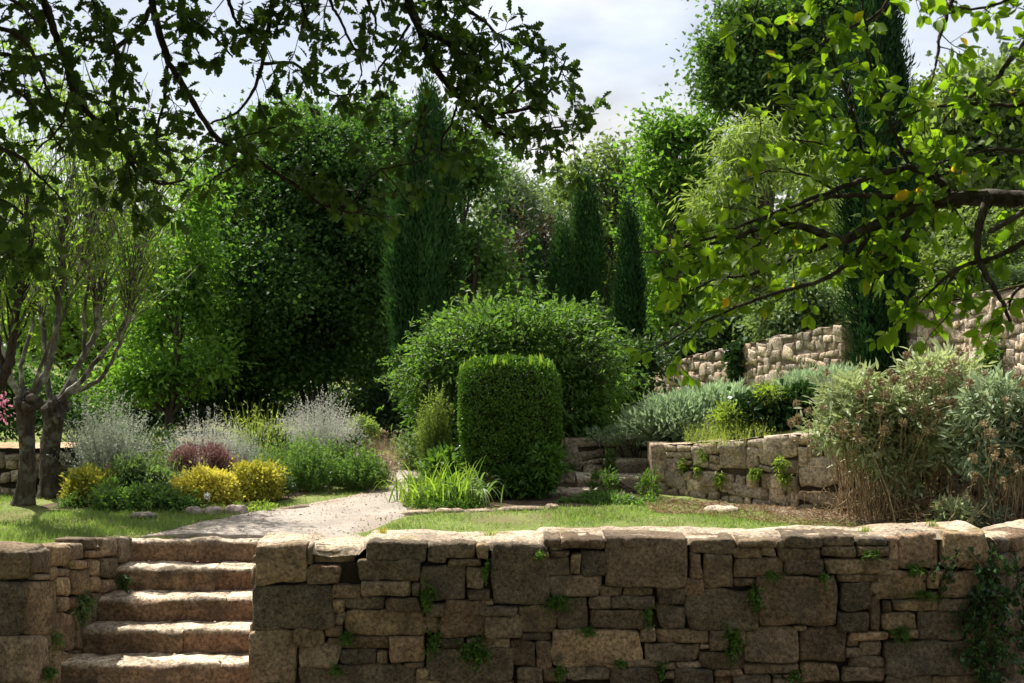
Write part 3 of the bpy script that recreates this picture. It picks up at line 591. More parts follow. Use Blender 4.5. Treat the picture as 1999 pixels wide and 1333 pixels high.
U2 = [(2.35, 19.2), (2.9, 18.0), (3.5, 16.7), (4.28, 15.0)]
root = thing('terrace_wall', 'long pale dry stone wall stepping uphill, left of the dark cypress', 'wall', (3.4, 17, 1))
poly_wall(root, U2, [1.22, 1.42, 1.62, 1.86], [.6, .7, .8, .92], 61, (.06, .13), (.07, .27), .035, 1.15, bulge=.008, pj=.009, core_in=.004, corem=M_corepale)
root = thing('terrace_wall', 'taller pale dry stone wall right of the dark cypress under the plum leaves', 'wall', (4.9, 12.5, 1))
poly_wall(root, [(4.55, 14.0), (4.66, 13.4), (4.86, 12.5), (5.12, 11.3), (5.5, 9.6)], [1.86, 2.02, 2.10, 2.2, 2.3], [.9, .95, 1.0, 1.05, 1.1], 81, (.06, .13), (.06, .25), .03, 1.15, bulge=.008, pj=.009, core_in=.004, corem=M_corepale)

# path edging stones and border rocks
def rock(mb, c, r, seed, col, flat=.6):
    n = 12; u = np.linspace(0, math.pi, n); v = np.linspace(0, 2 * math.pi, 2 * n, endpoint=False); Uu, Vv = np.meshgrid(u, v, indexing='ij')
    d = np.stack([np.sin(Uu) * np.cos(Vv), np.sin(Uu) * np.sin(Vv), np.cos(Uu)], -1); rr = 1 + .28 * fbm(d * 1.6 + seed * 7, 3, seed)
    V = np.array(c) + d * rr[..., None] * np.array(r); i = np.arange(n - 1)[:, None] * 2 * n; j = np.arange(2 * n)[None]; j2 = (j + 1) % (2 * n)
    mb.add(V.reshape(-1, 3), [np.stack([i + j, i + 2 * n + j, i + 2 * n + j2, i + j2], -1).reshape(-1, 4)], .5, col)
rk = [('low dark flat rock at the left of the border edge', 282, 1012, .13, (.16, .15, .14)), ('mauve grey rock nearest the white flower', 380, 1004, .09, (.33, .29, .28)), ('largest pale rock in front of the bright yellow shrub', 418, 1004, .10, (.38, .34, .32)), ('pinkish grey rock at the gravel end of the border', 462, 1003, .12, (.36, .32, .30)), ('flat pale stone lying on the litter below the garden wall', 1410, 1000, .16, (.42, .38, .33))]
for k, (lb, px, py, r, col) in enumerate(rk):
    Y = CAMZ * F / (py - 666.5); p = P(px, py, Y); mb = MB(); rock(mb, (p[0], p[1], .015), (r, r * .8, r * (.62 if k not in (0, 4) else .3)), k + 5, col)
    tag(mb.build('border_rock', M_stone_far, loc=(p[0], p[1], 0)), lb, 'rock', 'rocks edging the garden')
def edging(name, pts, seed, label, h=.03, wid=.10):
    pth = smooth_path(pts, 60); mb = MB(); L = np.concatenate([[0], np.cumsum(np.linalg.norm(np.diff(pth, axis=0), axis=1))]); u = 0; k = 0; g = np.random.default_rng(seed)
    while u < L[-1] - .08:
        ln = g.uniform(.25, .6); u2 = min(u + ln, L[-1]); um = (u + u2) / 2
        c = np.array([np.interp(um, L, pth[:, 0]), np.interp(um, L, pth[:, 1])]); rock(mb, (c[0], c[1], float(ground_z(c[0], c[1])) + .012), (0, 0, 0), 0, (0, 0, 0)) if False else None
        a = np.array([np.interp(u, L, pth[:, 0]), np.interp(u, L, pth[:, 1])]); b = np.array([np.interp(u2, L, pth[:, 0]), np.interp(u2, L, pth[:, 1])]); d = unit(b - a); nrm = np.array((-d[1], d[0]))
        n = 9; m = 8; S_, T_ = np.meshgrid(np.linspace(-1, 1, n), np.linspace(0, math.pi, m), indexing='ij')
        R_ = (1 - np.abs(S_) ** 6 * .5); XY = c + d * (S_ * (u2 - u) * .49)[..., None] + nrm * (np.cos(T_) * wid / 2 * R_)[..., None]
        Z = float(ground_z(c[0], c[1])) - .02 + (h + .02 + g.uniform(-.012, .012)) * np.sin(T_) ** .5 * R_ + .008 * fbm(np.stack([S_ * 2, T_, 0 * S_ + k + seed], -1), 2, 2)
        i = np.arange(n - 1)[:, None] * m + np.arange(m - 1)[None]; mb.add(np.concatenate([XY, Z[..., None]], -1).reshape(-1, 3), [np.stack([i, i + m, i + m + 1, i + 1], -1).reshape(-1, 4)], .5, np.array((.3, .25, .2)) * g.uniform(.8, 1.2))
        u = u2; k += 1
    c0 = pth[30]; return tag(mb.build(name, M_stone_far, loc=(c0[0], c0[1], 0)), label, 'edging')
edging('stone_edging', [(-2.25, 11.05), (-1.95, 11.4), (-1.65, 12.0), (-1.45, 12.7)], 1, 'row of small edging stones on the left side of the gravel path')
edging('stone_edging', [(-1.05, 10.85), (-.6, 11.0), (-.1, 11.12), (.45, 11.25)], 2, 'low curved stone edging in front of the hedge and lily clump', .035, .13)


# ------------------------------------------------------------------ foliage kit
def lobes_px(Y, L):
    """crown lobes given as (px, py, rx, ry[, dY]) -> centres and radii in metres"""
    o = []
    for l in L:
        y = Y + (l[4] if len(l) > 4 else 0); c = P(l[0], l[1], y); k = y / F; o.append((c[0], c[1], c[2], l[2] * k, (l[2] + l[3]) * .42 * k, l[3] * k))
    return np.array(o)
def clumps(mb, lobes, nclump, per, tpl, size, cr, seed, shell=.45, out=.7, droop=.15, flat=.7, nrm_up=.6, wscale=1.0, jit=.5, gap=None, gf=1.0):
    g = np.random.default_rng(seed); wgt = (lobes[:, 3] * lobes[:, 5]) ** .8; li = g.choice(len(lobes), nclump, p=wgt / wgt.sum())
    d = rvec(nclump, g); r = (shell + (1.03 - shell) * g.random(nclump) ** .6) * np.where(g.random(nclump) < .12, g.uniform(1.0, 1.16, nclump), 1)
    cc_ = lobes[li, :3] + d * r[:, None] * lobes[li, 3:]
    lt = g.random(len(lobes))[li]
    if gap is not None:        # leave holes between the boughs
        kp = fbm(cc_ * gf * np.array([1, 1, 1.5]) + seed * 3.3, 2, seed) > gap; cc_, d, lt = cc_[kp], d[kp], lt[kp]; nclump = len(cc_)
    crr = cr * g.uniform(.45, 1.8, nclump); cv = g.random(nclump)
    n = nclump * per; ci = np.repeat(np.arange(nclump), per); o = g.normal(size=(n, 3)) * np.array([1, 1, flat]) * .55
    pos = cc_[ci] + o * crr[ci][:, None]
    ax = unit(rvec(n, g) * .9 + out * d[ci] + unit(o) * .5 - np.array([0, 0, droop]))
    nr = unit(rvec(n, g) * .9 + np.array([0, 0, nrm_up]))
    rn = np.clip(.42 * g.random(n) + .26 * cv[ci] + .32 * lt[ci], 0, 1)
    leaves(mb, tpl, pos, ax, nr, size * g.uniform(1 - jit, 1 + jit, n), rn, wscale); return cc_
def sublobes(lb, k, g):
    """break each big lobe into ragged overlapping boughs"""
    o = []
    for l in lb:
        n = max(3, int(k * (1 if l[3] > .5 else .6))); d = rvec(n, g); r = g.uniform(.45, 1.12, n); f = g.uniform(.20, .42, n)
        for i in range(n): o.append((*(l[:3] + d[i] * r[i] * l[3:]), *(l[3:] * f[i] * np.array((1.15, 1.15, .72)))))
        o.append((*l[:3], *(l[3:] * .5)))
    return np.array(o)
def limb(a, b, g, m=7, wob=.08, lift=.0):
    a, b = np.array(a, float), np.array(b, float); s = np.linspace(0, 1, m)[:, None]; L = np.linalg.norm(b - a)
    return a + (b - a) * s + np.sin(s * math.pi) * np.array([0, 0, lift * L]) + np.cumsum(g.normal(size=(m, 3)), 0) * wob * L / m * (s > 0)
def tree(name, label, Y, bpx, L, nclump, per, tpl, size, cr, leafm, barkm=None, tr=.14, group=None, seed=0, cat='tree', nl=14, trunk_top=None, subl=9, **kw):
    g = np.random.default_rng(seed + 99); X = (bpx - 1000) / F * Y; z = float(ground_z(X, Y)); base = np.array((X, Y, z - .05)); root = thing(name, label, cat, (X, Y, z), group)
    lb = lobes_px(Y, L); mb = MB(); cc_ = clumps(mb, sublobes(lb, subl, g) if subl else lb, nclump, per, tpl, size, cr, seed, **kw); mb.build('crown', leafm, root)
    tb = MB(); hi = lb[np.argmax(lb[:, 2])]; top = np.array((hi[0], hi[1], hi[2] if trunk_top is None else P(0, trunk_top, Y)[2]))
    if tr > 0:
        pth = smooth_path(limb(base, top, g, 8, .12), 20); tube(tb, pth, tr * (1 - .85 * np.linspace(0, 1, 20) ** .8) * (1 + .5 * np.exp(-np.linspace(0, 1, 20) * 22)), 9, rough=.03)
        for k in range(nl):
            c = cc_[g.integers(len(cc_))]; h = np.clip((c[2] - z) / max(top[2] - z, .1) - .25, .12, .9); i = int(h * 19); r0 = tr * (1 - .85 * h ** .8) * .6
            tube(tb, smooth_path(limb(pth[i], c, g, 6, .12, .08), 12), np.linspace(r0, .008, 12), 6)
        tb.build('trunk', barkm or M_bark_tree, root)
    return root
def column(name, label, Y, prof, n, seed, leafm, size=.11, group=None, lean=0, bare=None, spray=.30):
    """columnar conifer; prof = [(py, left px, right px)]"""
    g = np.random.default_rng(seed); prof = np.array(prof, float); py = prof[:, 0]
    mid = (prof[-1, 1] + prof[-1, 2]) / 2; X = (mid - 1000) / F * Y; z = float(ground_z(X, Y)); root = thing(name, label, 'cypress', (X, Y, z), group); mb = MB(); k = Y / F
    nc = n // 22; yy = g.uniform(py[0], py[-1], nc * 3); lw, rw = np.interp(yy, py, prof[:, 1]), np.interp(yy, py, prof[:, 2]); keep = g.random(nc * 3) < (rw - lw) / (rw - lw).max() * .9 + .1; yy, lw, rw = yy[keep][:nc], lw[keep][:nc], rw[keep][:nc]; nc = len(yy)
    a = g.uniform(0, 2 * math.pi, nc); hw = (rw - lw) / 2 * k * (.66 + .36 * g.random(nc)) * (.86 + .20 * np.cos(5 * a + seed) + .10 * np.cos(9 * a + yy * .012)); cx = ((lw + rw) / 2 - 1000) * k
    cen = np.stack([cx + hw * np.cos(a), Y + hw * np.sin(a), CAMZ - (yy - 666.5) * k], -1); cen[:, 2] = np.maximum(cen[:, 2], z + .05)
    outd = np.stack([np.cos(a), np.sin(a), 0 * a], -1); per = 22; ci = np.repeat(np.arange(nc), per); m = len(ci); cv = g.random(nc)
    up = np.array([0, 0, 1.]); pos = cen[ci] + g.normal(size=(m, 3)) * np.array([.05, .05, spray * .5]) * (Y / 20)
    ax = unit(up * .9 + outd[ci] * .42 + rvec(m, g) * .5)
    size = size * .72
    leaves(mb, NARROW, pos, ax, unit(outd[ci] + rvec(m, g) * .6), size * g.uniform(.6, 1.4, m), np.clip(.5 * g.random(m) + .5 * cv[ci], 0, 1), 1.3)
    mb.build('crown', leafm, root)
    tb = MB(); ztop = CAMZ - (py[0] - 666.5) * k; pth = np.array([(X + ((np.interp(p_, py, (prof[:, 1] + prof[:, 2]) / 2) - mid) * k), Y, CAMZ - (p_ - 666.5) * k) for p_ in np.linspace(py[-1], py[0] + 10, 12)]); pth[0, 2] = z - .05
    tube(tb, pth, np.linspace((prof[:, 2] - prof[:, 1]).max() * k * .13, .01, 12), 8, rough=.05)
    for q in range(26):
        i = g.integers(nc); j = np.argmin(np.abs(pth[:, 2] - (cen[i, 2] - .4))); tube(tb, limb(pth[j], cen[i], g, 4, .05), np.linspace(.025, .006, 4), 5)
    tb.build('trunk', M_bark_tree, root); return root

# ------------------------------------------------------------------ far woods and background trees
mb = MB(); g = np.random.default_rng(3); lb = []
for k in range(46):
    px = -500 + k * 68 + g.uniform(-20, 20); Y = g.uniform(40, 52); gx = (px - 1000) / F * Y; gz = float(ground_z(gx, Y)); r = g.uniform(2.2, 3.6); lb.append((gx, Y, gz + r * .9, r, r * .7, r * g.uniform(.9, 1.5)))
clumps(mb, np.array(lb), 2600, 16, MAPLE, .34, .9, 1, shell=.5)
o = mb.build('woods', L_far, loc=(0, 46, 0)); tag(o, 'far treeline closing the view behind the garden trees', 'woods', kind='stuff')

BG = 'trees behind the garden'
tree('broadleaf_tree', 'huge dense dark green broadleaf tree left of the tall cypress', 20.5, 640,
     [(560, 600, 190, 150), (465, 530, 120, 130), (640, 480, 150, 150), (560, 390, 140, 110), (680, 380, 100, 120), (430, 665, 90, 90), (690, 620, 85, 130), (520, 700, 130, 80), (600, 300, 90, 60)],
     3800, 50, MAPLE, .062, .36, L_maple, tr=.20, group=BG, seed=11, trunk_top=420, nl=30, gap=-.35, gf=.9, shell=.3, subl=13)
tree('broadleaf_tree', 'tree top showing mid green behind and above the huge dark broadleaf tree', 27, 720,
     [(720, 270, 80, 70), (640, 300, 90, 60), (760, 340, 60, 90), (560, 260, 80, 60)], 700, 32, MAPLE, .10, .45, L_ash2, tr=.2, group=BG, seed=12, gap=-.2, gf=.8)
tree('broadleaf_tree', 'dark green tree just right of the tall central cypress', 25, 930,
     [(905, 330, 60, 70), (925, 430, 70, 90), (950, 540, 75, 110), (915, 640, 70, 90), (880, 280, 40, 40)], 900, 30, MAPLE, .095, .42, L_ash2, tr=.2, group=BG, seed=13, gap=-.2, gf=.8)
tree('ash_tree', 'bright sunlit green tree between the pollards and the huge dark tree', 18.5, 330,
     [(325, 560, 70, 110), (300, 660, 80, 80), (375, 420, 50, 70), (385, 640, 55, 70), (400, 520, 40, 60), (345, 730, 70, 50), (260, 740, 70, 50), (430, 700, 50, 40)], 640, 32, DIAM, .095, .28, L_bright, tr=.08, group=BG, seed=14, gap=-.15, gf=1.0)
tree('ash_tree', 'pale yellow green airy tree far left behind the pollards', 24, 170,
     [(190, 620, 120, 110), (90, 560, 100, 110), (250, 520, 80, 90), (150, 460, 100, 70), (60, 700, 90, 70), (200, 740, 90, 50)], 430, 26, DIAM, .14, .48, L_willow, tr=.12, group=BG, seed=15, gap=-.1, gf=.7)
tree('ash_tree', 'tall light green tree behind the oak branches at upper left', 28, 130,
     [(80, 150, 140, 120), (200, 260, 110, 110), (60, 330, 110, 110), (190, 90, 90, 70), (330, 330, 60, 60), (-40, 230, 90, 120)], 480, 22, DIAM, .15, .55, L_willow, tr=.2, group=BG, seed=16, gap=0, gf=.6)
tree('pine_tree', 'soft grey green pine in the gap right of the central cypress', 33, 1012,
     [(1012, 370, 34, 36), (1000, 420, 55, 40), (1020, 470, 60, 40), (985, 400, 30, 30), (1050, 440, 40, 40), (1010, 540, 60, 50)], 420, 34, NARROW, .20, .45, L_pine, tr=.2, group=BG, seed=17)
tree('plum_tree', 'dull purple brown tree low in the gap beside the pine', 30, 1045, [(1045, 470, 36, 40), (1020, 520, 30, 40), (1060, 510, 30, 40)], 130, 30, DIAM, .13, .4, L_purple, tr=.12, group=BG, seed=18)
tree('locust_tree', 'open locust tree with bare limbs against the white sky', 35, 1180,
     [(1130, 340, 55, 34), (1190, 300, 60, 30), (1225, 350, 45, 34), (1100, 375, 45, 26), (1170, 345, 60, 30), (1240, 400, 40, 30), (1150, 420, 70, 30), (1200, 460, 60, 60), (1130, 500, 60, 60)], 300, 22, DIAM, .17, .42, L_locust, M_bark_dark, tr=.22, group=BG, seed=19, nl=40, trunk_top=330, shell=.2)
tree('ash_tree', 'light green tree with a notched top right of the locust', 29, 1330,
     [(1320, 260, 45, 38), (1375, 280, 38, 50), (1300, 360, 60, 60), (1360, 380, 60, 70), (1290, 450, 50, 60), (1340, 500, 70, 70), (1300, 570, 55, 60), (1275, 300, 30, 30), (1380, 560, 60, 60)], 760, 30, DIAM, .15, .42, L_bright, tr=.18, group=BG, seed=20, nl=50, gap=-.25, gf=.7)
tree('broadleaf_tree', 'tallest green tree at the upper right with crown reaching the frame top', 27, 1500,
     [(1470, 110, 85, 80), (1500, 20, 90, 60), (1590, 70, 90, 100), (1430, 150, 65, 55), (1640, 20, 70, 70), (1425, 175, 40, 34), (1490, 190, 80, 60), (1580, 200, 60, 80), (1450, 90, 45, 45), (1545, 280, 80, 60)], 2300, 30, MAPLE, .09, .42, L_ash2, tr=.22, group=BG, seed=21, nl=60, gap=-.3, gf=.8, shell=.2)
tree('olive_tree', 'feathery yellow green weeping tree below the tallest tree', 22, 1470,
     [(1450, 300, 60, 60), (1500, 380, 90, 80), (1420, 400, 50, 70), (1460, 480, 100, 70), (1570, 420, 70, 90), (1420, 520, 60, 50), (1540, 520, 80, 60), (1480, 250, 40, 50)], 800, 34, NARROW, .16, .36, L_olive, tr=.14, group=BG, seed=22, droop=.9, gap=-.25, gf=.7)
tree('broadleaf_tree', 'round green tree behind plum branches at the right edge', 21, 1900,
     [(1890, 190, 80, 70), (1960, 240, 80, 90), (1830, 280, 70, 70), (1940, 360, 100, 90), (1850, 420, 80, 90), (2050, 200, 90, 100), (1960, 480, 100, 70)], 760, 30, MAPLE, .115, .40, L_locust, tr=.16, group=BG, seed=23, gap=-.15, gf=.7)
CY = 'columnar cypresses'
column('cypress_tree', 'tallest cypress, standing centre left beside the huge dark tree', 17.2, [(172, 834, 842), (220, 815, 862), (300, 792, 880), (400, 762, 888), (520, 752, 892), (640, 758, 890), (740, 775, 875), (790, 790, 860)], 48000, 31, L_cyp, .12, CY)
column('cypress_tree', 'medium dark pointed cypress, highest of the trio behind the dome bush', 24, [(350, 1140, 1148), (400, 1124, 1162), (470, 1116, 1178), (560, 1112, 1186), (640, 1112, 1188), (700, 1120, 1180)], 20000, 32, L_cyp, .13, CY)
column('cypress_tree', 'short cypress leaning on the left side of the trio behind the dome bush', 23.6, [(445, 1096, 1104), (490, 1080, 1114), (560, 1070, 1122), (640, 1068, 1124), (700, 1074, 1120)], 12000, 33, L_cyp, .12, CY)
column('cypress_tree', 'slim cypress standing at the right of the trio behind the dome bush', 21.5, [(400, 1221, 1228), (450, 1212, 1240), (540, 1206, 1254), (620, 1202, 1262), (680, 1210, 1252)], 13000, 34, L_cypdark, .12, CY)
column('cypress_tree', 'faint dark cypress beneath the purple tree', 27, [(450, 1038, 1044), (500, 1028, 1054), (580, 1022, 1062), (680, 1024, 1060)], 4500, 35, L_cypdark, .13, CY)
column('cypress_tree', 'massive dark cypress rising between the two terrace walls', 13.9, [(-70, 1690, 1730), (60, 1665, 1758), (200, 1650, 1782), (350, 1645, 1792), (520, 1650, 1790), (640, 1660, 1784), (730, 1672, 1770)], 40000, 36, L_cypdark, .12, CY)
SH = 'dark shrubs under the trees'
for k, (nm, lb_, Y, bp, L, nc, m_, sz) in enumerate([
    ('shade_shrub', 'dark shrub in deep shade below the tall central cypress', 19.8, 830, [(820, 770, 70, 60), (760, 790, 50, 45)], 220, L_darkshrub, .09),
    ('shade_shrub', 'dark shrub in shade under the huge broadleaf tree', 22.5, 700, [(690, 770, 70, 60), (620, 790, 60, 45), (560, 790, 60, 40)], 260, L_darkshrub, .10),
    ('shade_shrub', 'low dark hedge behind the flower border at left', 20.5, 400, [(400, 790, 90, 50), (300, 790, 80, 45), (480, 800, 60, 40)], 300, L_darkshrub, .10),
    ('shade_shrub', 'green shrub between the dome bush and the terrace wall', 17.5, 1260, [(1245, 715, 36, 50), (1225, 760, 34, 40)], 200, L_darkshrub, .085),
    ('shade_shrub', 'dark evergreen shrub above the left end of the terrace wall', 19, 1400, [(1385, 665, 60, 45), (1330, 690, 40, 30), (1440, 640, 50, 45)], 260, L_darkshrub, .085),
    ('olive_shrub', 'grey green shrub on the bank above the middle of the terrace wall', 17.6, 1570, [(1560, 600, 60, 50), (1620, 590, 50, 50), (1500, 630, 45, 40)], 260, L_herb2, .08),
    ('garden_shrub', 'leafy shrub left of the cypresses behind the dome bush', 22, 970, [(980, 700, 60, 60), (1060, 690, 60, 60), (1150, 690, 70, 60), (940, 760, 50, 60)], 300, L_darkshrub, .10),
    ('garden_shrub', 'green hedge beyond the far left rubble wall', 16.5, 30, [(20, 820, 60, 55), (20, 765, 80, 60), (110, 760, 60, 50), (-60, 790, 70, 80), (100, 820, 50, 50), (170, 810, 50, 50)], 300, L_maple, .075),
    ('bank_shrub', 'bushy green growth on the bank above the taller terrace wall', 15.5, 1900, [(1850, 520, 80, 50), (1950, 480, 80, 60), (2030, 470, 70, 70)], 300, L_locust, .08)]):
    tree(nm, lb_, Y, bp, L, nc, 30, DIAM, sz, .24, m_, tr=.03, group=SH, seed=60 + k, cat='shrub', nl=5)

# ------------------------------------------------------------------ pollarded trees at left
def branchy(root, part, polylines, Y, mat, twigs=0, seed=0, leafm=None, leaf=None, tl=(.3, .9), sides=7):
    """branches given as [(px, py, radius px), ...] plus twigs; returns twig points for leaves"""
    g = np.random.default_rng(seed); mb = MB(); tips = []
    for pl in polylines:
        dy = pl[0] if not isinstance(pl[0], tuple) else 0; pts = pl[1:] if not isinstance(pl[0], tuple) else pl
        n = len(pts); ys = Y + np.linspace(0, 1, n) * dy
        w3 = np.array([P(a, b, y) for (a, b, r), y in zip(pts, ys)]); rr = np.array([r * .72 * Y / F for (_, _, r) in pts]); m = n * 5
        pth = smooth_path(w3, m); rad = np.interp(np.linspace(0, n - 1, m), np.arange(n), rr); pth[2:] += g.normal(size=(m - 2, 3)) * .006; tube(mb, pth, rad, sides, rough=.05)
        for k in range(int(twigs * n)):
            i = g.integers(int(m * .45), m); d = unit(pth[i] - pth[max(i - 3, 0)]) * .7 + rvec(1, g)[0] * .6 + np.array([0, 0, .45]); L = g.uniform(*tl)
            q = smooth_path(limb(pth[i], pth[i] + unit(d) * L, g, 5, .12, .04), 8); tube(mb, q, np.linspace(max(rad[i] * .4, .004), .0022, 8), 4); tips.append(q)
    mb.build(part, mat, root); return tips
def twig_leaves(root, tips, tpl, size, mat, per, seed, droop=.5, spread=.05, name='crown', start=.25, wscale=1.0):
    g = np.random.default_rng(seed); q = np.array(tips); n = len(q) * per; i = np.repeat(np.arange(len(q)), per); t = g.uniform(start, 1, n) * (q.shape[1] - 1.001); a = t.astype(int); u = (t - a)[:, None]
    pos = q[i, a] * (1 - u) + q[i, a + 1] * u; d = unit(q[i, a + 1] - q[i, a]); pos = pos + rvec(n, g) * spread * g.random((n, 1))
    ax = unit(d * .5 + rvec(n, g) * .9 - np.array([0, 0, droop])); mb = MB(); leaves(mb, tpl, pos, ax, unit(rvec(n, g) + np.array([0, 0, .7])), size * g.uniform(.6, 1.3, n), g.random(n), wscale); return mb.build(name, mat, root)
def pollard(label, X_px, Yb, trunk, branches, seed, nleaf):
    p0 = P(trunk[0][0], trunk[0][1], Yb); root = thing('pollard_tree', label, 'tree', (p0[0], Yb, 0), 'pollarded trees')
    g = np.random.default_rng(seed); w3 = np.array([P(a, b, Yb) for a, b, r in trunk]); w3[0, 2] = -.05; m = 24
    rad = np.interp(np.linspace(0, len(trunk) - 1, m), np.arange(len(trunk)), [r * Yb / F for _, _, r in trunk]); mb = MB(); tube(mb, smooth_path(w3, m), rad, 14, rough=.035)
    for k in range(14):      # knuckled head
        c = w3[-1] + g.normal(size=3) * np.array([.07, .06, .06]); rock(mb, c, (.055, .055, .06), k + seed, (0, 0, 0))
    mb.build('trunk', M_bark_poll, root)
    tips = branchy(root, 'branches', branches, Yb, M_bark_grey, 9.0, seed, tl=(.4, 1.3)); twig_leaves(root, tips, LANCE, .08, L_willow, int(nleaf * .7), seed, .7, .12, wscale=1.1)
pollard('nearest dark pollarded tree at the left, in front of the rubble wall', 50, 11.5, [(44, 990, 27), (50, 955, 18), (54, 885, 15), (50, 825, 16), (52, 788, 21)],
        [(.3, (55, 790, 12), (80, 745, 10), (100, 700, 9), (112, 620, 8), (122, 540, 7), (118, 470, 6), (140, 380, 4), (150, 300, 2)), (-.4, (45, 780, 11), (25, 750, 9), (8, 700, 8), (-10, 620, 7), (-20, 520, 5), (-10, 420, 3)),
         (.5, (50, 780, 8), (40, 720, 6), (62, 640, 5), (75, 560, 4), (70, 470, 3), (80, 380, 2)), (-.3, (60, 770, 6), (90, 690, 4), (130, 600, 3.4), (165, 500, 3), (190, 400, 2)), (.6, (118, 520, 5), (135, 470, 4), (175, 420, 3), (215, 350, 2))], 71, 15)
pollard('second pollarded tree, paler and thicker, just behind the nearest one', 100, 12.1, [(98, 974, 30), (100, 945, 21), (97, 885, 18), (104, 830, 19), (106, 797, 25)],
        [(.3, (110, 790, 12), (135, 750, 11), (165, 690, 9), (190, 640, 8), (195, 560, 7), (215, 470, 5), (230, 380, 3)), (-.3, (115, 785, 10), (160, 740, 8), (200, 690, 6), (240, 640, 5), (262, 560, 4), (280, 480, 3), (300, 400, 2)),
         (.5, (100, 790, 9), (92, 730, 8), (85, 650, 7), (70, 560, 5), (55, 470, 4), (50, 400, 2)), (-.5, (130, 770, 8), (190, 745, 6), (225, 690, 5), (250, 620, 4), (255, 560, 3), (270, 500, 2)), (.2, (165, 690, 6), (165, 610, 5), (175, 520, 4), (170, 430, 3), (185, 330, 2))], 73, 15)
root = thing('leaning_tree', 'slender dark trunk leaning in at the far left edge', 'tree', (-5.6, 10.9, 0), 'pollarded trees')
tips = branchy(root, 'trunk', [(0, (-150, 1000, 26), (-90, 880, 20), (-30, 790, 17), (5, 740, 15), (22, 690, 12), (30, 620, 10), (40, 560, 9), (38, 500, 7), (50, 420, 5), (60, 340, 3)), (.3, (8, 730, 8), (-10, 640, 7), (0, 560, 6), (10, 480, 4), (-10, 400, 3))], 10.8, M_bark_dark, 4, 75, tl=(.3, .8)); twig_leaves(root, tips, LANCE, .085, L_willow, 14, 75, .7, .1)

# ------------------------------------------------------------------ hedge and dome bush
root = thing('clipped_hedge', 'squarish clipped box hedge block with a flat top', 'hedge', (0, 12, 0))
g = np.random.default_rng(5); hc = np.array((-.03, 12.35, .72)); hr = np.array((.525, .40, .70)); n = 52000
d = rvec(n, g); dl = np.abs(d / np.array([1, 1, 1])); ex = 6.0; sc_ = 1 / (dl ** ex).sum(1) ** (1 / ex); pos0 = d * sc_[:, None]      # superellipsoid surface
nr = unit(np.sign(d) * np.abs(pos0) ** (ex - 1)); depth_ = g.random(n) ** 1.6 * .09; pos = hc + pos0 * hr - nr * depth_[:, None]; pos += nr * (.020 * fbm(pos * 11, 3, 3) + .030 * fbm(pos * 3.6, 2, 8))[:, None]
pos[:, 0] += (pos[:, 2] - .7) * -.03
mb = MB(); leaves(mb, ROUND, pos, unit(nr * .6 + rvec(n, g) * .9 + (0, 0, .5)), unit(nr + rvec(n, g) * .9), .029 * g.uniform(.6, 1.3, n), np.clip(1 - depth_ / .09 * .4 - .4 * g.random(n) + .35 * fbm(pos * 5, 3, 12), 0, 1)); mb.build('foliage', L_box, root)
mb = MB(); n = 900; xy = g.uniform(-1, 1, (n, 2)); tall_ = np.clip(.35 + 1.1 * fbm(np.concatenate([xy * 3, xy[:, :1] * 0], 1), 2, 4), .05, 1.3)[:, None]; base = np.stack([hc[0] + xy[:, 0] * .49 - .02, hc[1] + xy[:, 1] * .36, np.full(n, 1.36) - .05 * np.abs(xy[:, 0]) ** 6], -1); tip = base + unit(rvec(n, g) * .45 + (0, 0, 1)) * (g.random((n, 1)) ** 2 * .13 * tall_ + .015)
leaves(mb, LANCE, base, tip - base, rvec(n, g), np.linalg.norm(tip - base, axis=1) * .9, g.random(n), 1.4); mb.build('shoots', L_boxtip, root)
mb = MB()
for k in range(40): a = np.array((hc[0] + g.normal() * .2, hc[1] + g.normal() * .15, -.03)); tube(mb, limb(a, hc + rvec(1, g)[0] * hr * .75, g, 5, .1), np.linspace(.014, .005, 5), 5)
mb.build('stems', M_bark_dark, root)
mb = MB(); n = 30; u = np.linspace(0, math.pi, n); v = np.linspace(0, 2 * math.pi, 40, endpoint=False); Uu, Vv = np.meshgrid(u, v, indexing='ij'); dd = np.stack([np.sin(Uu) * np.cos(Vv), np.sin(Uu) * np.sin(Vv), np.cos(Uu)], -1); s_ = 1 / (np.abs(dd) ** 6).sum(-1) ** (1 / 6)
V = hc + dd * s_[..., None] * (hr - .10); i = np.arange(n - 1)[:, None] * 40; j = np.arange(40)[None]; mb.add(V.reshape(-1, 3), [np.stack([i + j, i + 40 + j, i + 40 + (j + 1) % 40, i + (j + 1) % 40], -1).reshape(-1, 4)]); mb.build('inner_twigs', M_bark_dark, root)

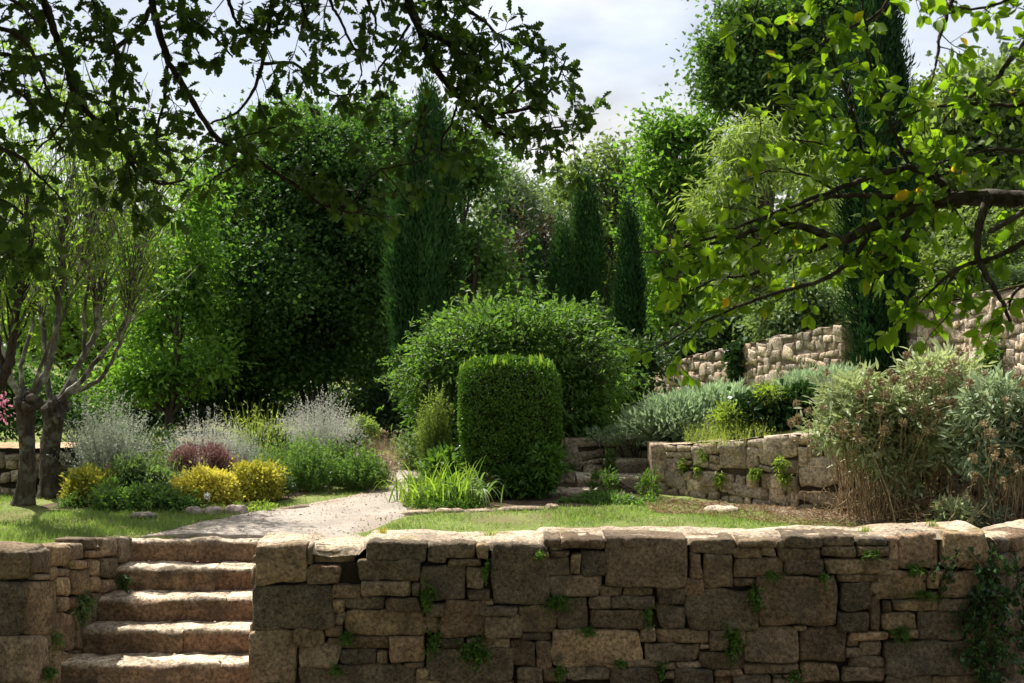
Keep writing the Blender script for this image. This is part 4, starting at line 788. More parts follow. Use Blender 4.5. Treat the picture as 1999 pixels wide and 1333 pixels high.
root = thing('dome_bush', 'large arching dome of fresh green climbing foliage behind the hedge', 'bush', (.05, 14, 0))
lb = lobes_px(13.9, [(1005, 700, 180, 90), (1000, 780, 185, 105), (885, 770, 78, 115), (1135, 770, 75, 115), (945, 665, 100, 55), (1070, 655, 100, 55), (1005, 880, 180, 85)])
mb = MB(); clumps(mb, lb, 2000, 26, LANCE, .07, .15, 44, shell=.72, out=.9, droop=.35, wscale=1.5, gap=-.3, gf=2.2); mb.build('foliage', L_dome, root)
tb = MB(); lf = MB(); tips = []
for k in range(230):
    a = g.uniform(-.05, 1.05) * math.pi; px0 = 1003 + math.cos(a) * 196; py0 = 770 - abs(math.sin(a)) ** .8 * 160 + g.uniform(-5, 60) * abs(math.sin(a)); p0 = P(px0, py0, 13.9 + g.uniform(-.9, .5)); d = unit(np.array((math.cos(a) * .9, g.normal() * .4 - .3, abs(math.sin(a)) * .75 + .1)) + g.normal(size=3) * .3); L = g.uniform(.12, .55)
    q = smooth_path(np.array([p0 - d * .2, p0, p0 + d * L * .5, p0 + d * L - np.array((0, 0, .25 * L * abs(math.cos(a))))]), 8); tube(tb, q, np.linspace(.005, .0018, 8), 4); tips.append(q)
for (px0, py0, h) in ((1052, 590, .34), (830, 690, .2), (1025, 600, .22), (1160, 610, .2)):
    p0 = P(px0, py0, 13.6); q = smooth_path(np.array([p0, p0 + (.01, 0, h * .5), p0 + (.03, 0, h)]), 8); tube(tb, q, np.linspace(.004, .0015, 8), 4); tips += [q, q]
for k in range(30): tube(tb, smooth_path(limb((g.normal() * .3, 14 + g.normal() * .2, -.05), lb[g.integers(3), :3] + rvec(1, g)[0] * .5, g, 6, .15, .1), 10), np.linspace(.02, .006, 10), 5)
tb.build('stems', M_bark_dark, root); twig_leaves(root, tips, LANCE, .06, L_dome, 22, 45, .1, .02, 'shoots', 0.1, 1.4)

# ------------------------------------------------------------------ wispy shrubs, herbs and border plants
def wispy(name, label, px, py, Y, w, h, n, stemm, leafm, leafsize, per, seed, cat='shrub', group=None, tpl=NARROW, spread=.35, width=.004, curve=.1, dome=.5, start=.25, wscale=1.0, lean=0.0, bare=True, up=.7):
    """fan of fine stems from one foot with small leaves along them; w,h in photograph pixels at distance Y"""
    g = np.random.default_rng(seed); k = Y / F; b = P(px, py, Y); z = float(ground_z(b[0], Y)); root = thing(name, label, cat, (b[0], Y, z), group); W, H = w * k / 2, h * k
    a = g.uniform(0, 2 * math.pi, n); r = np.sqrt(g.random(n)); base = np.stack([b[0] + r * np.cos(a) * W * spread, Y + r * np.sin(a) * W * spread * .8, np.full(n, z - .01)], -1)
    hh = H * (1 - dome * r ** 2) * g.uniform(.55, 1.15, n); tip = np.stack([b[0] + r * np.cos(a) * W + lean * hh, Y + r * np.sin(a) * W * .8, z + hh], -1) + g.normal(size=(n, 3)) * W * .06
    mb = MB(); cur = rvec(n, g) * H * curve; c = ribbons(mb, base, tip, 0.0 * hh, np.full(n, width), g.random(n), 5, cur); mb.build('stems', stemm, root)
    if per:
        m = n * per; i = np.repeat(np.arange(n), per); t = g.uniform(start, 1, m) ** .8 * 4.999; ai = t.astype(int); u = (t - ai)[:, None]; pos = c[i, ai] * (1 - u) + c[i, ai + 1] * u; d = unit(c[i, ai + 1] - c[i, ai])
        ax = unit(d * up + rvec(m, g) * .8); mb = MB(); leaves(mb, tpl, pos, ax, rvec(m, g), leafsize * g.uniform(.6, 1.3, m), np.clip(g.random(m) * .6 + .4 * (pos[:, 2] - z) / H, 0, 1), wscale); mb.build('leaves', leafm, root)
    return root
def mound(name, label, Y, bpx, L, nc, per, tpl, size, cr, leafm, seed, cat='shrub', group=None, stems=12, **kw):
    g = np.random.default_rng(seed); X = (bpx - 1000) / F * Y; z = float(ground_z(X, Y)); root = thing(name, label, cat, (X, Y, z), group); lb = lobes_px(Y, L); mb = MB(); cc_ = clumps(mb, lb, nc, per, tpl, size, cr, seed, **kw); mb.build('foliage', leafm, root)
    tb = MB()
    for k in range(stems): tube(tb, limb((X + g.normal() * .05, Y + g.normal() * .04, z - .02), cc_[g.integers(len(cc_))], g, 5, .1, .05), np.linspace(.008, .003, 5), 4)
    tb.build('stems', M_bark_dark, root); return root
GS = 'golden shrubs'
mound('golden_shrub', 'bright yellow rounded shrub in the middle of the border', 11.45, 405, [(403, 955, 55, 38), (375, 965, 30, 30), (435, 962, 28, 32)], 420, 26, DIAM, .034, .05, L_yellow, 101, group=GS, shell=.55, out=1.0, droop=-.3, wscale=1.2)
mound('golden_shrub', 'amber shrub with shaded base beside the bright yellow one', 11.75, 497, [(490, 945, 48, 42), (525, 935, 28, 30), (478, 975, 32, 20), (505, 968, 30, 22)], 400, 24, DIAM, .036, .055, L_gold2, 102, group=GS, shell=.55, out=1.0, droop=-.3, wscale=1.2)
mound('golden_shrub', 'greenish yellow shrub at the left end of the border', 11.6, 172, [(172, 955, 38, 36), (200, 955, 25, 30), (150, 965, 20, 25)], 330, 24, DIAM, .036, .05, L_gold2, 103, group=GS, shell=.55, out=1.0, droop=-.3, wscale=1.2)
mound('barberry_shrub', 'dusty maroon shrub behind the bright yellow shrub', 12.4, 395, [(390, 895, 50, 30), (355, 905, 25, 28), (430, 900, 25, 26)], 260, 26, DIAM, .026, .055, L_red, 104, shell=.5, out=.9, droop=-.6)
wispy('wormwood_shrub', 'tall wispy grey shrub right of the pollarded trunks', 210, 940, 12.2, 190, 185, 420, L_silver, L_silver, .030, 34, 105, spread=.18, curve=.12, dome=.35, wscale=1.6)
wispy('wormwood_shrub', 'small brownish shrub in the grey wispy shrub foot', 225, 945, 12.0, 90, 70, 260, L_dry, L_herb2, .022, 14, 106, spread=.3, dome=.6)
wispy('lavender_shrub', 'pale lilac grey shrub rising behind the maroon shrub', 405, 945, 13.0, 190, 135, 700, L_white, L_white, .022, 26, 107, spread=.4, dome=.45, wscale=1.5)
wispy('lavender_shrub', 'whitest plume of flowering stems right of the yellow green grasses', 628, 950, 13.6, 170, 160, 800, L_white, L_white, .024, 30, 108, spread=.4, dome=.4, wscale=1.5)
wispy('tall_grass', 'clump of yellow green grass between the two pale shrubs', 500, 955, 13.5, 150, 135, 360, L_ygrass, L_ygrass, .06, 3, 109, 'grass', spread=.5, width=.009, curve=.22, dome=.3)
wispy('meadow_herb', 'green leafy herb mass in front of the whitest plumes', 600, 965, 12.6, 150, 105, 500, L_herb, L_herb, .035, 16, 110, 'plant', spread=.6, dome=.6, wscale=1.8)
wispy('meadow_herb', 'bright green rounded herb at the path edge', 705, 962, 12.6, 110, 85, 500, L_herb, L_herb, .035, 16, 111, 'plant', spread=.55, dome=.6, wscale=1.8)
wispy('pink_grass', 'airy pinkish grass leaning over the path edge', 745, 950, 13.2, 90, 100, 420, L_pinkgrass, L_pinkgrass, .018, 8, 112, 'grass', spread=.5, curve=.2, dome=.4, width=.003)
wispy('meadow_herb', 'grey green blue leaved plant tucked into the whitest plumes', 655, 955, 13.1, 60, 85, 200, L_herb2, L_herb2, .04, 16, 113, 'plant', spread=.5, wscale=1.6)
wispy('meadow_herb', 'pink dotted wild flowers between amber shrub and herb mass', 575, 950, 12.9, 70, 90, 260, L_herb2, L_pink, .010, 1, 114, 'plant', spread=.6, start=.85)
mound('ground_cover', 'lush green groundcover spilling at the front of the border', 11.1, 270, [(225, 985, 45, 25), (290, 980, 55, 30), (345, 990, 40, 24), (255, 1000, 50, 16), (320, 1002, 45, 16)], 420, 26, LANCE, .042, .05, L_herb, 115, 'plant', shell=.4, droop=.0, wscale=1.5)
mound('border_plant', 'mixed grey green herbs between the greenish yellow and bright yellow shrubs', 11.8, 280, [(255, 935, 50, 35), (310, 945, 45, 30)], 240, 22, LANCE, .05, .06, L_herb2, 116, 'plant', shell=.3, droop=-.2, wscale=1.2)
mound('border_plant', 'dark low plants under the amber shrub by the lawn', 11.9, 545, [(545, 945, 25, 18), (520, 985, 25, 10)], 90, 20, LANCE, .035, .05, L_darkshrub, 117, 'plant')
mound('border_plant', 'small dark round bush at the foot of the shaded trees', 16.0, 705, [(708, 838, 26, 24)], 90, 26, DIAM, .04, .06, L_olive, 118)
mound('border_plant', 'dark green filler plants behind the grey wispy shrub', 13.4, 300, [(300, 890, 60, 50), (520, 900, 60, 45), (690, 905, 60, 40), (150, 900, 40, 40)], 300, 22, LANCE, .06, .10, L_darkshrub, 119, 'plant', droop=-.2)
def straps(name, label, px, py, Y, n, ln, width, leafm, seed, sagk=.25, upk=.8, cat='plant', rad=.08, arch=.5):
    g = np.random.default_rng(seed); b = P(px, py, Y); z = float(ground_z(b[0], Y)); a = g.uniform(0, 2 * math.pi, n); L = ln * g.uniform(.6, 1.1, n); e = g.uniform(.35, 1.0, n) * upk
    base = np.stack([b[0] + g.normal(size=n) * rad, Y + g.normal(size=n) * rad * .7, np.full(n, z - .01)], -1); hor = np.stack([np.cos(a), np.sin(a), 0 * a], -1); tip = base + hor * (L * (1 - e * .6))[:, None] + np.array([0, 0, 1.]) * (L * e * .75)[:, None]
    mb = MB(); ribbons(mb, base, tip, L * arch * (1 - .5 * e), np.full(n, width), g.random(n), 7, -np.array([0, 0, 1.]) * (L * sagk * (1 - e))[:, None]); o = mb.build(name, leafm, loc=(b[0], Y, z)); return tag(o, label, cat)
straps('lily_clump', 'arching clump of yellow green strap leaves left of the hedge foot', 862, 985, 11.6, 300, .56, .019, L_lily, 121, .45, 1.15, rad=.19, arch=.30)
straps('iris_clump', 'blue green drooping strap leaves at the front left hedge corner', 925, 978, 11.5, 44, .52, .026, L_iris, 122, .7, 1.05, rad=.08, arch=.45)
straps('iris_clump', 'upright sword leaves behind the bright yellow shrub', 300, 965, 11.9, 46, .36, .022, L_iris, 123, .1, 1.3, rad=.13, arch=.1)
straps('iris_clump', 'sword leaves left of the maroon shrub', 335, 965, 12.1, 30, .32, .02, L_lily, 124, .1, 1.3, rad=.08, arch=.1)
wispy('upright_shrub', 'slim upright yellowish shrub against the left flank of the dome bush', 848, 940, 12.7, 70, 190, 320, L_olive, L_olive, .035, 34, 125, spread=.55, dome=.25, curve=.05, wscale=1.3)
mound('leafy_plant', 'broad leaved plant between lily clump and upright shrub', 12.1, 870, [(868, 915, 24, 34), (850, 930, 20, 20)], 80, 12, LANCE, .085, .07, L_weed, 126, 'plant', droop=-.3, wscale=1.3)
wispy('dry_flower', 'dried brown flower spray against the hedge base', 955, 960, 11.75, 40, 55, 60, L_dry, L_dry, .018, 8, 127, 'plant', start=.75, spread=.3)
mound('leafy_skirt', 'rough dark leafy growth skirting the hedge foot', 11.9, 1030, [(1030, 940, 55, 30), (980, 945, 50, 24), (1065, 905, 30, 40)], 220, 18, LANCE, .055, .06, L_box, 128, 'plant', wscale=1.3)
mound('grey_plant', 'bluish plants in shade left of the dome bush', 14.6, 800, [(800, 895, 30, 50), (830, 905, 30, 40)], 130, 20, LANCE, .06, .09, L_herb2, 129, 'plant')
mound('ground_cover', 'green groundcover with pink specks below the small garden steps', 11.6, 1210, [(1180, 985, 60, 20), (1260, 990, 70, 16), (1330, 995, 50, 10), (1120, 990, 40, 12)], 420, 20, LANCE, .038, .04, L_herb, 130, 'plant', shell=.2, droop=-.2, wscale=1.6)
mound('ground_cover', 'small leafy weeds at the foot of the upright gate post', 12.0, 1265, [(1268, 950, 15, 30), (1180, 945, 22, 20)], 90, 14, LANCE, .045, .05, L_weed, 131, 'plant', droop=-.4)
mound('ground_cover', 'low bright green mat beneath the lily clump', 11.3, 860, [(850, 985, 60, 9), (900, 988, 50, 8)], 200, 18, DIAM, .025, .04, L_weed, 132, 'plant', shell=.1)
wispy('tall_weed', 'thin leafy weed stalk right of the hedge', 1195, 900, 12.9, 30, 110, 14, L_herb2, L_weed, .06, 16, 133, 'plant', spread=.3, wscale=1.6)
# single flowers
def flower(label, px, py, Y, hpx, mat, r, seed, npet=18):
    p = P(px, py, Y); z = float(ground_z(p[0], Y)); root = thing('garden_flower', label, 'flower', (p[0], Y, z), 'single garden flowers'); g = np.random.default_rng(seed); tb = MB(); tube(tb, smooth_path(np.array([(p[0] + .02, Y, z - .02), (p[0] + .01, Y, (z + p[2]) / 2), p]), 8), np.linspace(.004, .0025, 8), 5); tb.build('stalk', L_herb, root)
    mb = MB(); leaves(mb, OVAL, p + rvec(npet, g) * r * .5, unit(rvec(npet, g) + (0, -.4, .3)), rvec(npet, g), r * g.uniform(.7, 1.2, npet), g.random(npet), 1.4); mb.build('petals', mat, root)
flower('white flower head in front of the bright yellow shrub', 405, 968, 11.1, 0, L_whitepetal, .035, 1, 22)
flower('small pink flower below the grey wispy shrub', 213, 912, 11.75, 0, L_pink, .03, 2)
flower('mauve flower near the front of the groundcover by the garden steps', 1180, 955, 11.9, 0, L_pink, .02, 3)
mound('rose_bush', 'pink blossoms of a shrub at the far left behind the leaning trunk', 13.5, -20, [(2, 790, 12, 24), (-30, 790, 30, 34)], 26, 16, OVAL, .035, .06, L_pink, 134, stems=6)

# terrace plants at right
mound('lavender_bush', 'broad grey green lavender mound on the terrace edge', 12.9, 1330, [(1330, 815, 80, 36), (1400, 800, 70, 40), (1280, 830, 50, 24), (1440, 820, 60, 30)], 700, 30, NARROW, .075, .10, L_lav, 141, shell=.4, droop=-.9, wscale=1.2)
mound('lavender_bush', 'feathery grey bush in front of the terrace wall', 13.6, 1600, [(1590, 760, 60, 30), (1640, 755, 50, 30), (1540, 775, 30, 22)], 400, 28, NARROW, .07, .09, L_lav, 142, shell=.4, droop=-.9)
wispy('lilac_spikes', 'pale lilac flower spikes left of the sage bush', 1640, 810, 12.8, 70, 70, 90, L_lilac, L_lilac, .02, 30, 143, 'plant', spread=.5, start=.4, wscale=1.6)
wispy('lilac_spikes', 'pale lilac spikes among the dark ivy on the terrace', 1505, 830, 12.3, 50, 70, 70, L_lilac, L_lilac, .02, 26, 144, 'plant', spread=.5, start=.3, wscale=1.6)
wispy('lilac_spikes', 'bluish flower spikes on the right flank of the lavender mound', 1400, 800, 12.6, 60, 55, 70, L_lilac, L_lilac, .018, 26, 145, 'plant', spread=.6, start=.4, wscale=1.6)
mound('ivy_mass', 'dark ivy draped over the terrace edge', 12.2, 1510, [(1470, 805, 40, 30), (1530, 800, 40, 34), (1570, 790, 40, 34)], 340, 16, ROUND, .055, .07, L_ivy, 146, 'ivy', wscale=1.2)
mound('terrace_weed', 'fresh green weeds beside the dark ivy', 12.1, 1430, [(1420, 815, 26, 24), (1440, 835, 30, 16), (1500, 770, 20, 14)], 150, 16, LANCE, .05, .06, L_weed2, 147, 'plant', droop=-.3)
wispy('terrace_grass', 'yellow green grass along the top of the curved garden wall', 1430, 862, 11.95, 190, 40, 420, L_ygrass, L_ygrass, .03, 2, 148, 'grass', spread=1.0, curve=.3, dome=.2, width=.005)
mound('grey_plant', 'pale grey mat at the left end of the terrace', 13.2, 1250, [(1245, 845, 45, 14), (1190, 850, 40, 12), (1300, 850, 40, 10)], 200, 18, NARROW, .04, .05, L_lav, 149, 'plant', droop=-.6)
mound('ivy_mass', 'ivy curtain hanging over the left part of the terrace wall', 17.15, 1455, [(1455, 715, 22, 34), (1445, 690, 20, 20), (1465, 745, 16, 20)], 200, 16, ROUND, .07, .08, L_ivy, 150, 'ivy', wscale=1.2)
mound('terrace_weed', 'shrubby greens at the foot of the taller terrace wall, far right', 12.0, 1960, [(1960, 690, 40, 30), (1990, 650, 30, 50), (1945, 720, 30, 25)], 220, 18, LANCE, .06, .08, L_weed, 151, 'plant')
mound('terrace_weed', 'leafy tuft growing high on the left face of the taller terrace wall', 13.3, 1835, [(1835, 605, 14, 12)], 40, 14, LANCE, .05, .05, L_weed, 152, 'plant')
wispy('dry_grass', 'dry straw stalks at the foot of the massive dark cypress', 1725, 740, 14.0, 70, 90, 120, L_dry, L_dry, .02, 3, 153, 'grass', spread=.5)

def sage(label, Y, bpx, L, nc, leafm, seed, nheads, headpx, dry=260):
    g = np.random.default_rng(seed); X = (bpx - 1000) / F * Y; z = float(ground_z(X, Y)); root = thing('sage_bush', label, 'bush', (X, Y, z), 'sage bushes'); lb = lobes_px(Y, L); mb = MB(); cc_ = clumps(mb, lb, nc, 17, LANCE, .085, .10, seed, shell=.35, out=.8, droop=-.25, wscale=1.0, gap=-.25, gf=2.5); mb.build('foliage', leafm, root)
    tb = MB()
    for k in range(dry // 2):
        c = cc_[g.integers(len(cc_))]; a = np.array((X + (c[0] - X) * g.uniform(.3, .9) + g.normal() * .06, Y + g.normal() * .18, z - .02)); tube(tb, smooth_path(limb(a, c, g, 6, .22, .03), 9), np.linspace(.006, .0022, 9), 4)
    tips = []
    for k in range(dry):         # low tangle of dry side twigs
        a = np.array((X + g.uniform(-.75, .6), Y + g.normal() * .2 - .1, z + abs(g.normal()) * .16)); d = unit(rvec(1, g)[0] + (0, -.2, .5)) * g.uniform(.1, .3); tube(tb, limb(a, a + d, g, 5, .3), np.linspace(.004, .0015, 5), 4)
    heads = []
    for k in range(nheads):
        a, b, c, d = headpx[g.integers(len(headpx))]; p = P(g.normal(a, c), g.normal(b, d), Y - g.uniform(.30, .62)); q = p + np.array((g.normal() * .05, .12, -g.uniform(.15, .35))); tube(tb, smooth_path(np.array([q, (p + q) / 2 + g.normal(size=3) * .015, p]), 7), np.linspace(.003, .002, 7), 4); heads.append(p)
    tb.build('stems', M_twig, root)
    hm = None
    for k, p in enumerate(heads):
        if hm is None:
            mb = MB(); n = 70; dd = rvec(n, g); leaves(mb, LANCE, np.array(root['_w'][:]) + dd * .013, unit(dd + (0, 0, .3)), rvec(n, g), .030 * g.uniform(.7, 1.2, n), g.random(n), 1.5); o = mb.build('seed_head', L_head, root); hm = o.data
        else: o = bpy.data.objects.new('seed_head', hm); C.objects.link(o); o.parent = root
        o.location = np.array(p) - np.array(root['_w'][:]); o.rotation_euler = g.uniform(0, 6, 3); s = g.uniform(.7, 1.25); o.scale = (s, s, s)
sage('big grey green sage bush with brown seed heads before the garden wall', 10.5, 1745, [(1665, 790, 55, 50), (1745, 780, 75, 58), (1830, 745, 80, 50), (1710, 860, 62, 48), (1755, 915, 50, 40), (1625, 835, 34, 30), (1800, 830, 70, 60), (1880, 790, 50, 60)], 820, L_sage, 161, 72, [(1740, 770, 70, 50), (1580, 850, 16, 40), (1810, 760, 60, 40), (1690, 800, 30, 40), (1850, 800, 50, 40)])
sage('bluish sage bush at the right edge behind the wall corner', 9.9, 1945, [(1950, 790, 60, 55), (1990, 850, 60, 60), (1920, 870, 60, 50), (1960, 930, 60, 40), (2050, 830, 70, 80)], 620, L_sage2, 162, 22, [(1950, 800, 50, 60), (1930, 880, 40, 40)], 160)
mound('young_sage', 'small young sage plant at the edge of the litter, below the big bush', 9.75, 1865, [(1862, 1000, 22, 22), (1885, 1010, 14, 12)], 40, 14, LANCE, .07, .06, L_sage, 163, 'plant', droop=-.5)
wispy('tall_weed', 'spindly green plant at the right between both sage bushes', 1935, 1010, 9.75, 70, 70, 40, L_herb2, L_sage2, .05, 10, 164, 'plant', wscale=1.2)
# weeds on the garden wall
TUFTS = []
for k, (px, py, lb_) in enumerate([(1375, 888, 'yellow green tuft highest on the garden wall face'), (1335, 910, 'little tuft near the left end of the garden wall'), (1365, 920, 'weed tuft under the highest one on the garden wall'), (1408, 938, 'lowest little tuft on the garden wall face'), (1475, 925, 'weed tuft mid face of the garden wall by the widest stone'), (1522, 905, 'upper leafy weed left of the sage bush on the garden wall'), (1530, 935, 'lower leafy weed left of the sage bush on the garden wall'), (1190, 905, 'small weed on the recess wall behind the garden steps')]):
    Y = float(y_w1((px - 1000) / F * 11.6)) - .06 if px > 1200 else 13.2; TUFTS.append((lb_, px, py, 13, 15, 170 + k, L_weed2 if k < 7 else L_weed, Y))

# ------------------------------------------------------------------ weeds and ivy on the front wall
def wall_weed(label, px, py, rx, ry, seed, mat=L_weed, tpl=ROUND, size=.022, dens=1.0, fern=False, Y=WY, name='wall_weed', group='weeds rooted in the front walls'):
    g = np.random.default_rng(seed); p = P(px, py, Y - .02); root = thing(name, label, 'weed', tuple(p), group); k = Y / F; mb = MB(); tb = MB(); n = int(26 * dens * max(1, rx * ry / 260)); a = np.array((p[0], Y + .06, p[2] + ry * k * .35)); tips = []
    for q in range(n):
        e = np.array((p[0] + g.normal() * rx * k * .5, Y - abs(g.normal()) * .04 - .025, p[2] + g.normal() * ry * k * .5)); tube(tb, smooth_path(np.array([a, (a + e) / 2 + (0, -.035, .012), e]), 6), np.linspace(.0022, .001, 6), 3); tips.append(smooth_path(np.array([a, (a + e) / 2 + (0, -.035, .012), e]), 8))
    tb.build('stalks', L_weed, root); twig_leaves(root, tips, tpl, size, mat, 9 if not fern else 16, seed, .2, .014, 'leaves', .35, 1.0 if not fern else .7)
WW = [('drooping weed on the joint left of the tall dark block near the wall start', 836, 1166, 14, 26, LANCE, .035), ('small weed tuft below the pale stone pair beside the corner blocks', 678, 1247, 12, 13, ROUND, .02), ('low weed over the long bottom stone near the steps', 658, 1310, 14, 12, ROUND, .02), ('fresh weed between two mid size stones left of the biggest weed', 847, 1260, 16, 22, ROUND, .022),
      ('biggest round leaved weed, low on the wall left of centre', 929, 1280, 32, 34, ROUND, .024), ('thin weed down the joint left of the tallest dark block', 950, 1118, 8, 24, ROUND, .018), ('fern like tuft below the right corner of the tallest dark block', 1090, 1178, 34, 18, LANCE, .024), ('tiny weed at the upper right edge of the tallest dark block', 1053, 1085, 7, 9, ROUND, .016),
      ('sparse tuft above the widest central stone', 1148, 1233, 20, 9, LANCE, .022), ('weed at the bottom left below the widest central stone', 1094, 1312, 14, 16, ROUND, .02), ('little weed under the right end of the widest central stone', 1211, 1295, 13, 7, ROUND, .018), ('trailing weed left of the small dark squared stones', 1267, 1198, 12, 26, ROUND, .02),
      ('flat fern under the reddish long stone', 1505, 1124, 22, 9, LANCE, .024), ('dense round weed on the left edge of the large tan block', 1472, 1168, 17, 26, ROUND, .024), ('weed at the top right corner of the large tan block', 1605, 1130, 11, 15, ROUND, .022), ('long trailing weed left of the two rounded boulders', 1431, 1256, 20, 36, ROUND, .024),
      ('weed hanging beside the small square stones at the bottom', 1290, 1312, 12, 22, ROUND, .02), ('weed at the bottom edge under the rounded boulders', 1553, 1320, 16, 14, ROUND, .022), ('fern row under the thin coping stones near the right end', 1699, 1080, 26, 9, LANCE, .024), ('ferny tuft below the squared top block near the right end', 1783, 1113, 20, 15, LANCE, .028),
      ('creeping weed above the two thin slabs near the right end', 1800, 1163, 36, 10, LANCE, .022), ('fern above the huge bottom right stone', 1758, 1240, 28, 15, LANCE, .026)]
for k, (lb_, px, py, rx, ry, tp, sz) in enumerate(WW): wall_weed(lb_, px, py, rx, ry, 200 + k, tpl=tp, size=sz, fern=tp is LANCE)
for (lb_, px, py, rx, ry, sd, m_, Y) in TUFTS: wall_weed(lb_, px, py, rx, ry, sd, m_, LANCE, .042, 1.3, Y=Y, name='wall_tuft', group='weeds on the garden wall')
wall_weed('large dusty weed on the left pier wall beside the steps', 158, 1190, 26, 34, 231, L_herb2, LANCE, .045, 1.4, Y=8.75)
wall_weed('dark little weed at the left end of the third step', 242, 1137, 15, 13, 232, L_darkshrub, ROUND, .025, 1.2, Y=9.1)
wall_weed('weed at the foot of the left pier wall by the lowest step', 100, 1318, 15, 15, 233, L_weed, LANCE, .03, 1.0, Y=8.2)
wall_weed('yellowed dry tuft sprouting from the left pier wall above its big bottom block', 115, 1255, 16, 26, 234, L_olive, LANCE, .02, .8, Y=8.35)
root = thing('ivy', 'ivy and creeper covering the right end of the front wall', 'ivy', (3.45, 8.1, -.4)); g = np.random.default_rng(9)
mb = MB(); tb = MB(); pts = []
for k in range(70):
    u = g.random() ** .8; px = 1905 + g.normal() * 22 + 40 * u; x = (px - 1000) / F * 8.1; zz = g.uniform(-1.1, .2); yy = 8.12 + max(0, x - 3.4) * .95; a = np.array((x, yy, zz)); e = a + np.array((g.normal() * .12, -abs(g.normal()) * .03 - .01, -g.uniform(.05, .3))); pts.append(smooth_path(limb(a, e, g, 4, .15), 8)); tube(tb, pts[-1], np.linspace(.004, .002, 8), 4)
for k in range(70):
    x = g.uniform(3.4, 4.3); yy = 8.2 + (x - 3.4) * .95 - .05; a = np.array((x, yy, g.uniform(-1.2, .15))); e = a + np.array((g.normal() * .12, -.04, -g.uniform(.05, .3))); pts.append(smooth_path(limb(a, e, g, 4, .15), 8)); tube(tb, pts[-1], np.linspace(.004, .002, 8), 4)
tb.build('stems', M_bark_dark, root); twig_leaves(root, pts, ROUND, .042, L_ivy, 20, 9, .4, .05, 'leaves', 0.0, 1.2); twig_leaves(root, pts[::3], LANCE, .045, L_weed, 12, 10, .3, .06, 'fern_leaves', 0.0, .8)

# ------------------------------------------------------------------ lawn grass, pebbles, litter
def right_edge(y): return np.interp(y, [p[1] for p in PATH_R], [p[0] for p in PATH_R])
def left_edge(y): return np.interp(y, [p[1] for p in PATH_L], [p[0] for p in PATH_L])
g = np.random.default_rng(15); n = 150000
x = g.uniform(-5.6, 4.6, n); y = g.uniform(8.75, 13.2, n); tuft = fbm(np.stack([x * 5, y * 5, 0 * x], -1), 2, 55)
rl = (x > right_edge(y) + .02) & (y < interp(x, [(-1.4, 10.6), (-1.05, 10.82), (-.6, 10.98), (.45, 11.22), (1.3, 11.3), (2.0, 10.95), (3, 10.25), (4.5, 9.3)]) + .45 * (x > 1.3) * (tuft > .25)) & (y > WY + .62)
ll = (x < left_edge(y) + .06) & (y > np.where(x < -3.2, 8.9, 9.55)) & ~((y > 11.12 + .06 * np.sin(x * 9)) & (x > -4.75) & (x < -2.62 + (y - 11) * .5)) & ~((x > -3.35) & (y < 9.66))
keep = rl | ll; x, y = x[keep], y[keep]; pn = fbm(np.stack([x * 1.5, y * 1.5, 0 * x], -1), 3, 77); k2 = g.random(len(x)) < .75 + .6 * pn; x, y, pn = x[k2], y[k2], pn[k2]; n = len(x); z = ground_z(x, y)
h = (.022 + .028 * g.random(n) ** 2) * (1 + .5 * pn); base = np.stack([x, y, z - .004], -1); tip = base + np.stack([g.normal(size=n) * .016, g.normal(size=n) * .016, h], -1)
mb = MB(); ribbons(mb, base, tip, 0 * h, np.full(n, .006), np.clip(g.random(n) * .85 + .25 * np.clip(-pn, 0, 1) + .12 * (y < 9.4), 0, 1), 2, rvec(n, g) * .012); tag(mb.build('grass', L_grass, loc=(0, 10, 0)), 'short sunlit lawn grass on both sides of the gravel path', 'grass', kind='stuff')
n = 1700; y = g.uniform(9.6, 13.5, n); x = left_edge(y) + (right_edge(y) - left_edge(y)) * g.random(n); x[:300] = g.uniform(-1.7, 3.3, 300); y[:300] = g.uniform(8.3, 8.7, 300)
zz = np.where(np.arange(n) < 300, cope_z(x, y), np.maximum(ground_z(x, y), -.02) + .02); mb = MB(); octv = np.array([(1, 0, 0), (-1, 0, 0), (0, 1, 0), (0, -1, 0), (0, 0, .8), (0, 0, -.8)]); of = np.array([(0, 2, 4), (2, 1, 4), (1, 3, 4), (3, 0, 4), (2, 0, 5), (1, 2, 5), (3, 1, 5), (0, 3, 5)])
V = octv[None] * (g.uniform(.002, .009, n) ** 1)[:, None, None] * g.uniform(.6, 1.3, (n, 6, 1)) + np.stack([x, y, zz], -1)[:, None]; mb.add(V.reshape(-1, 3), [(of[None] + (np.arange(n) * 6)[:, None, None]).reshape(-1, 3)], .5, np.repeat(np.array((.42, .35, .28)) * g.uniform(.5, 1.3, (n, 1)), 6, 0)); tag(mb.build('pebbles', M_stone_far, loc=(0, 11, 0)), 'loose pebbles and crumbs on the gravel path and wall top', 'pebbles', kind='stuff')
n = 5200; y0_ = g.random(n); x = g.uniform(1.3, 4.6, n); y = interp(x, [(1.3, 11.0), (2, 10.6), (3, 9.9), (4.6, 9.0)]) + y0_ * 1.1 - .12; z = ground_z(x, y) + .018; a = g.uniform(0, 6.3, n); L = g.uniform(.02, .11, n); base = np.stack([x, y, z], -1); tip = base + np.stack([np.cos(a) * L, np.sin(a) * L, g.random(n) * .03], -1)
mb = MB(); ribbons(mb, base, tip, .01 + 0 * L, np.full(n, .005), g.random(n), 2); leaves(mb, DIAM, base[:1800] + (0, 0, .006), tip[:1800] - base[:1800], unit(rvec(1800, g) * .4 + (0, 0, 1)), .03, g.random(1800)); tag(mb.build('litter', L_dry, loc=(2.8, 10, 0)), 'dry twigs and fallen leaves below the garden wall', 'litter', kind='stuff')
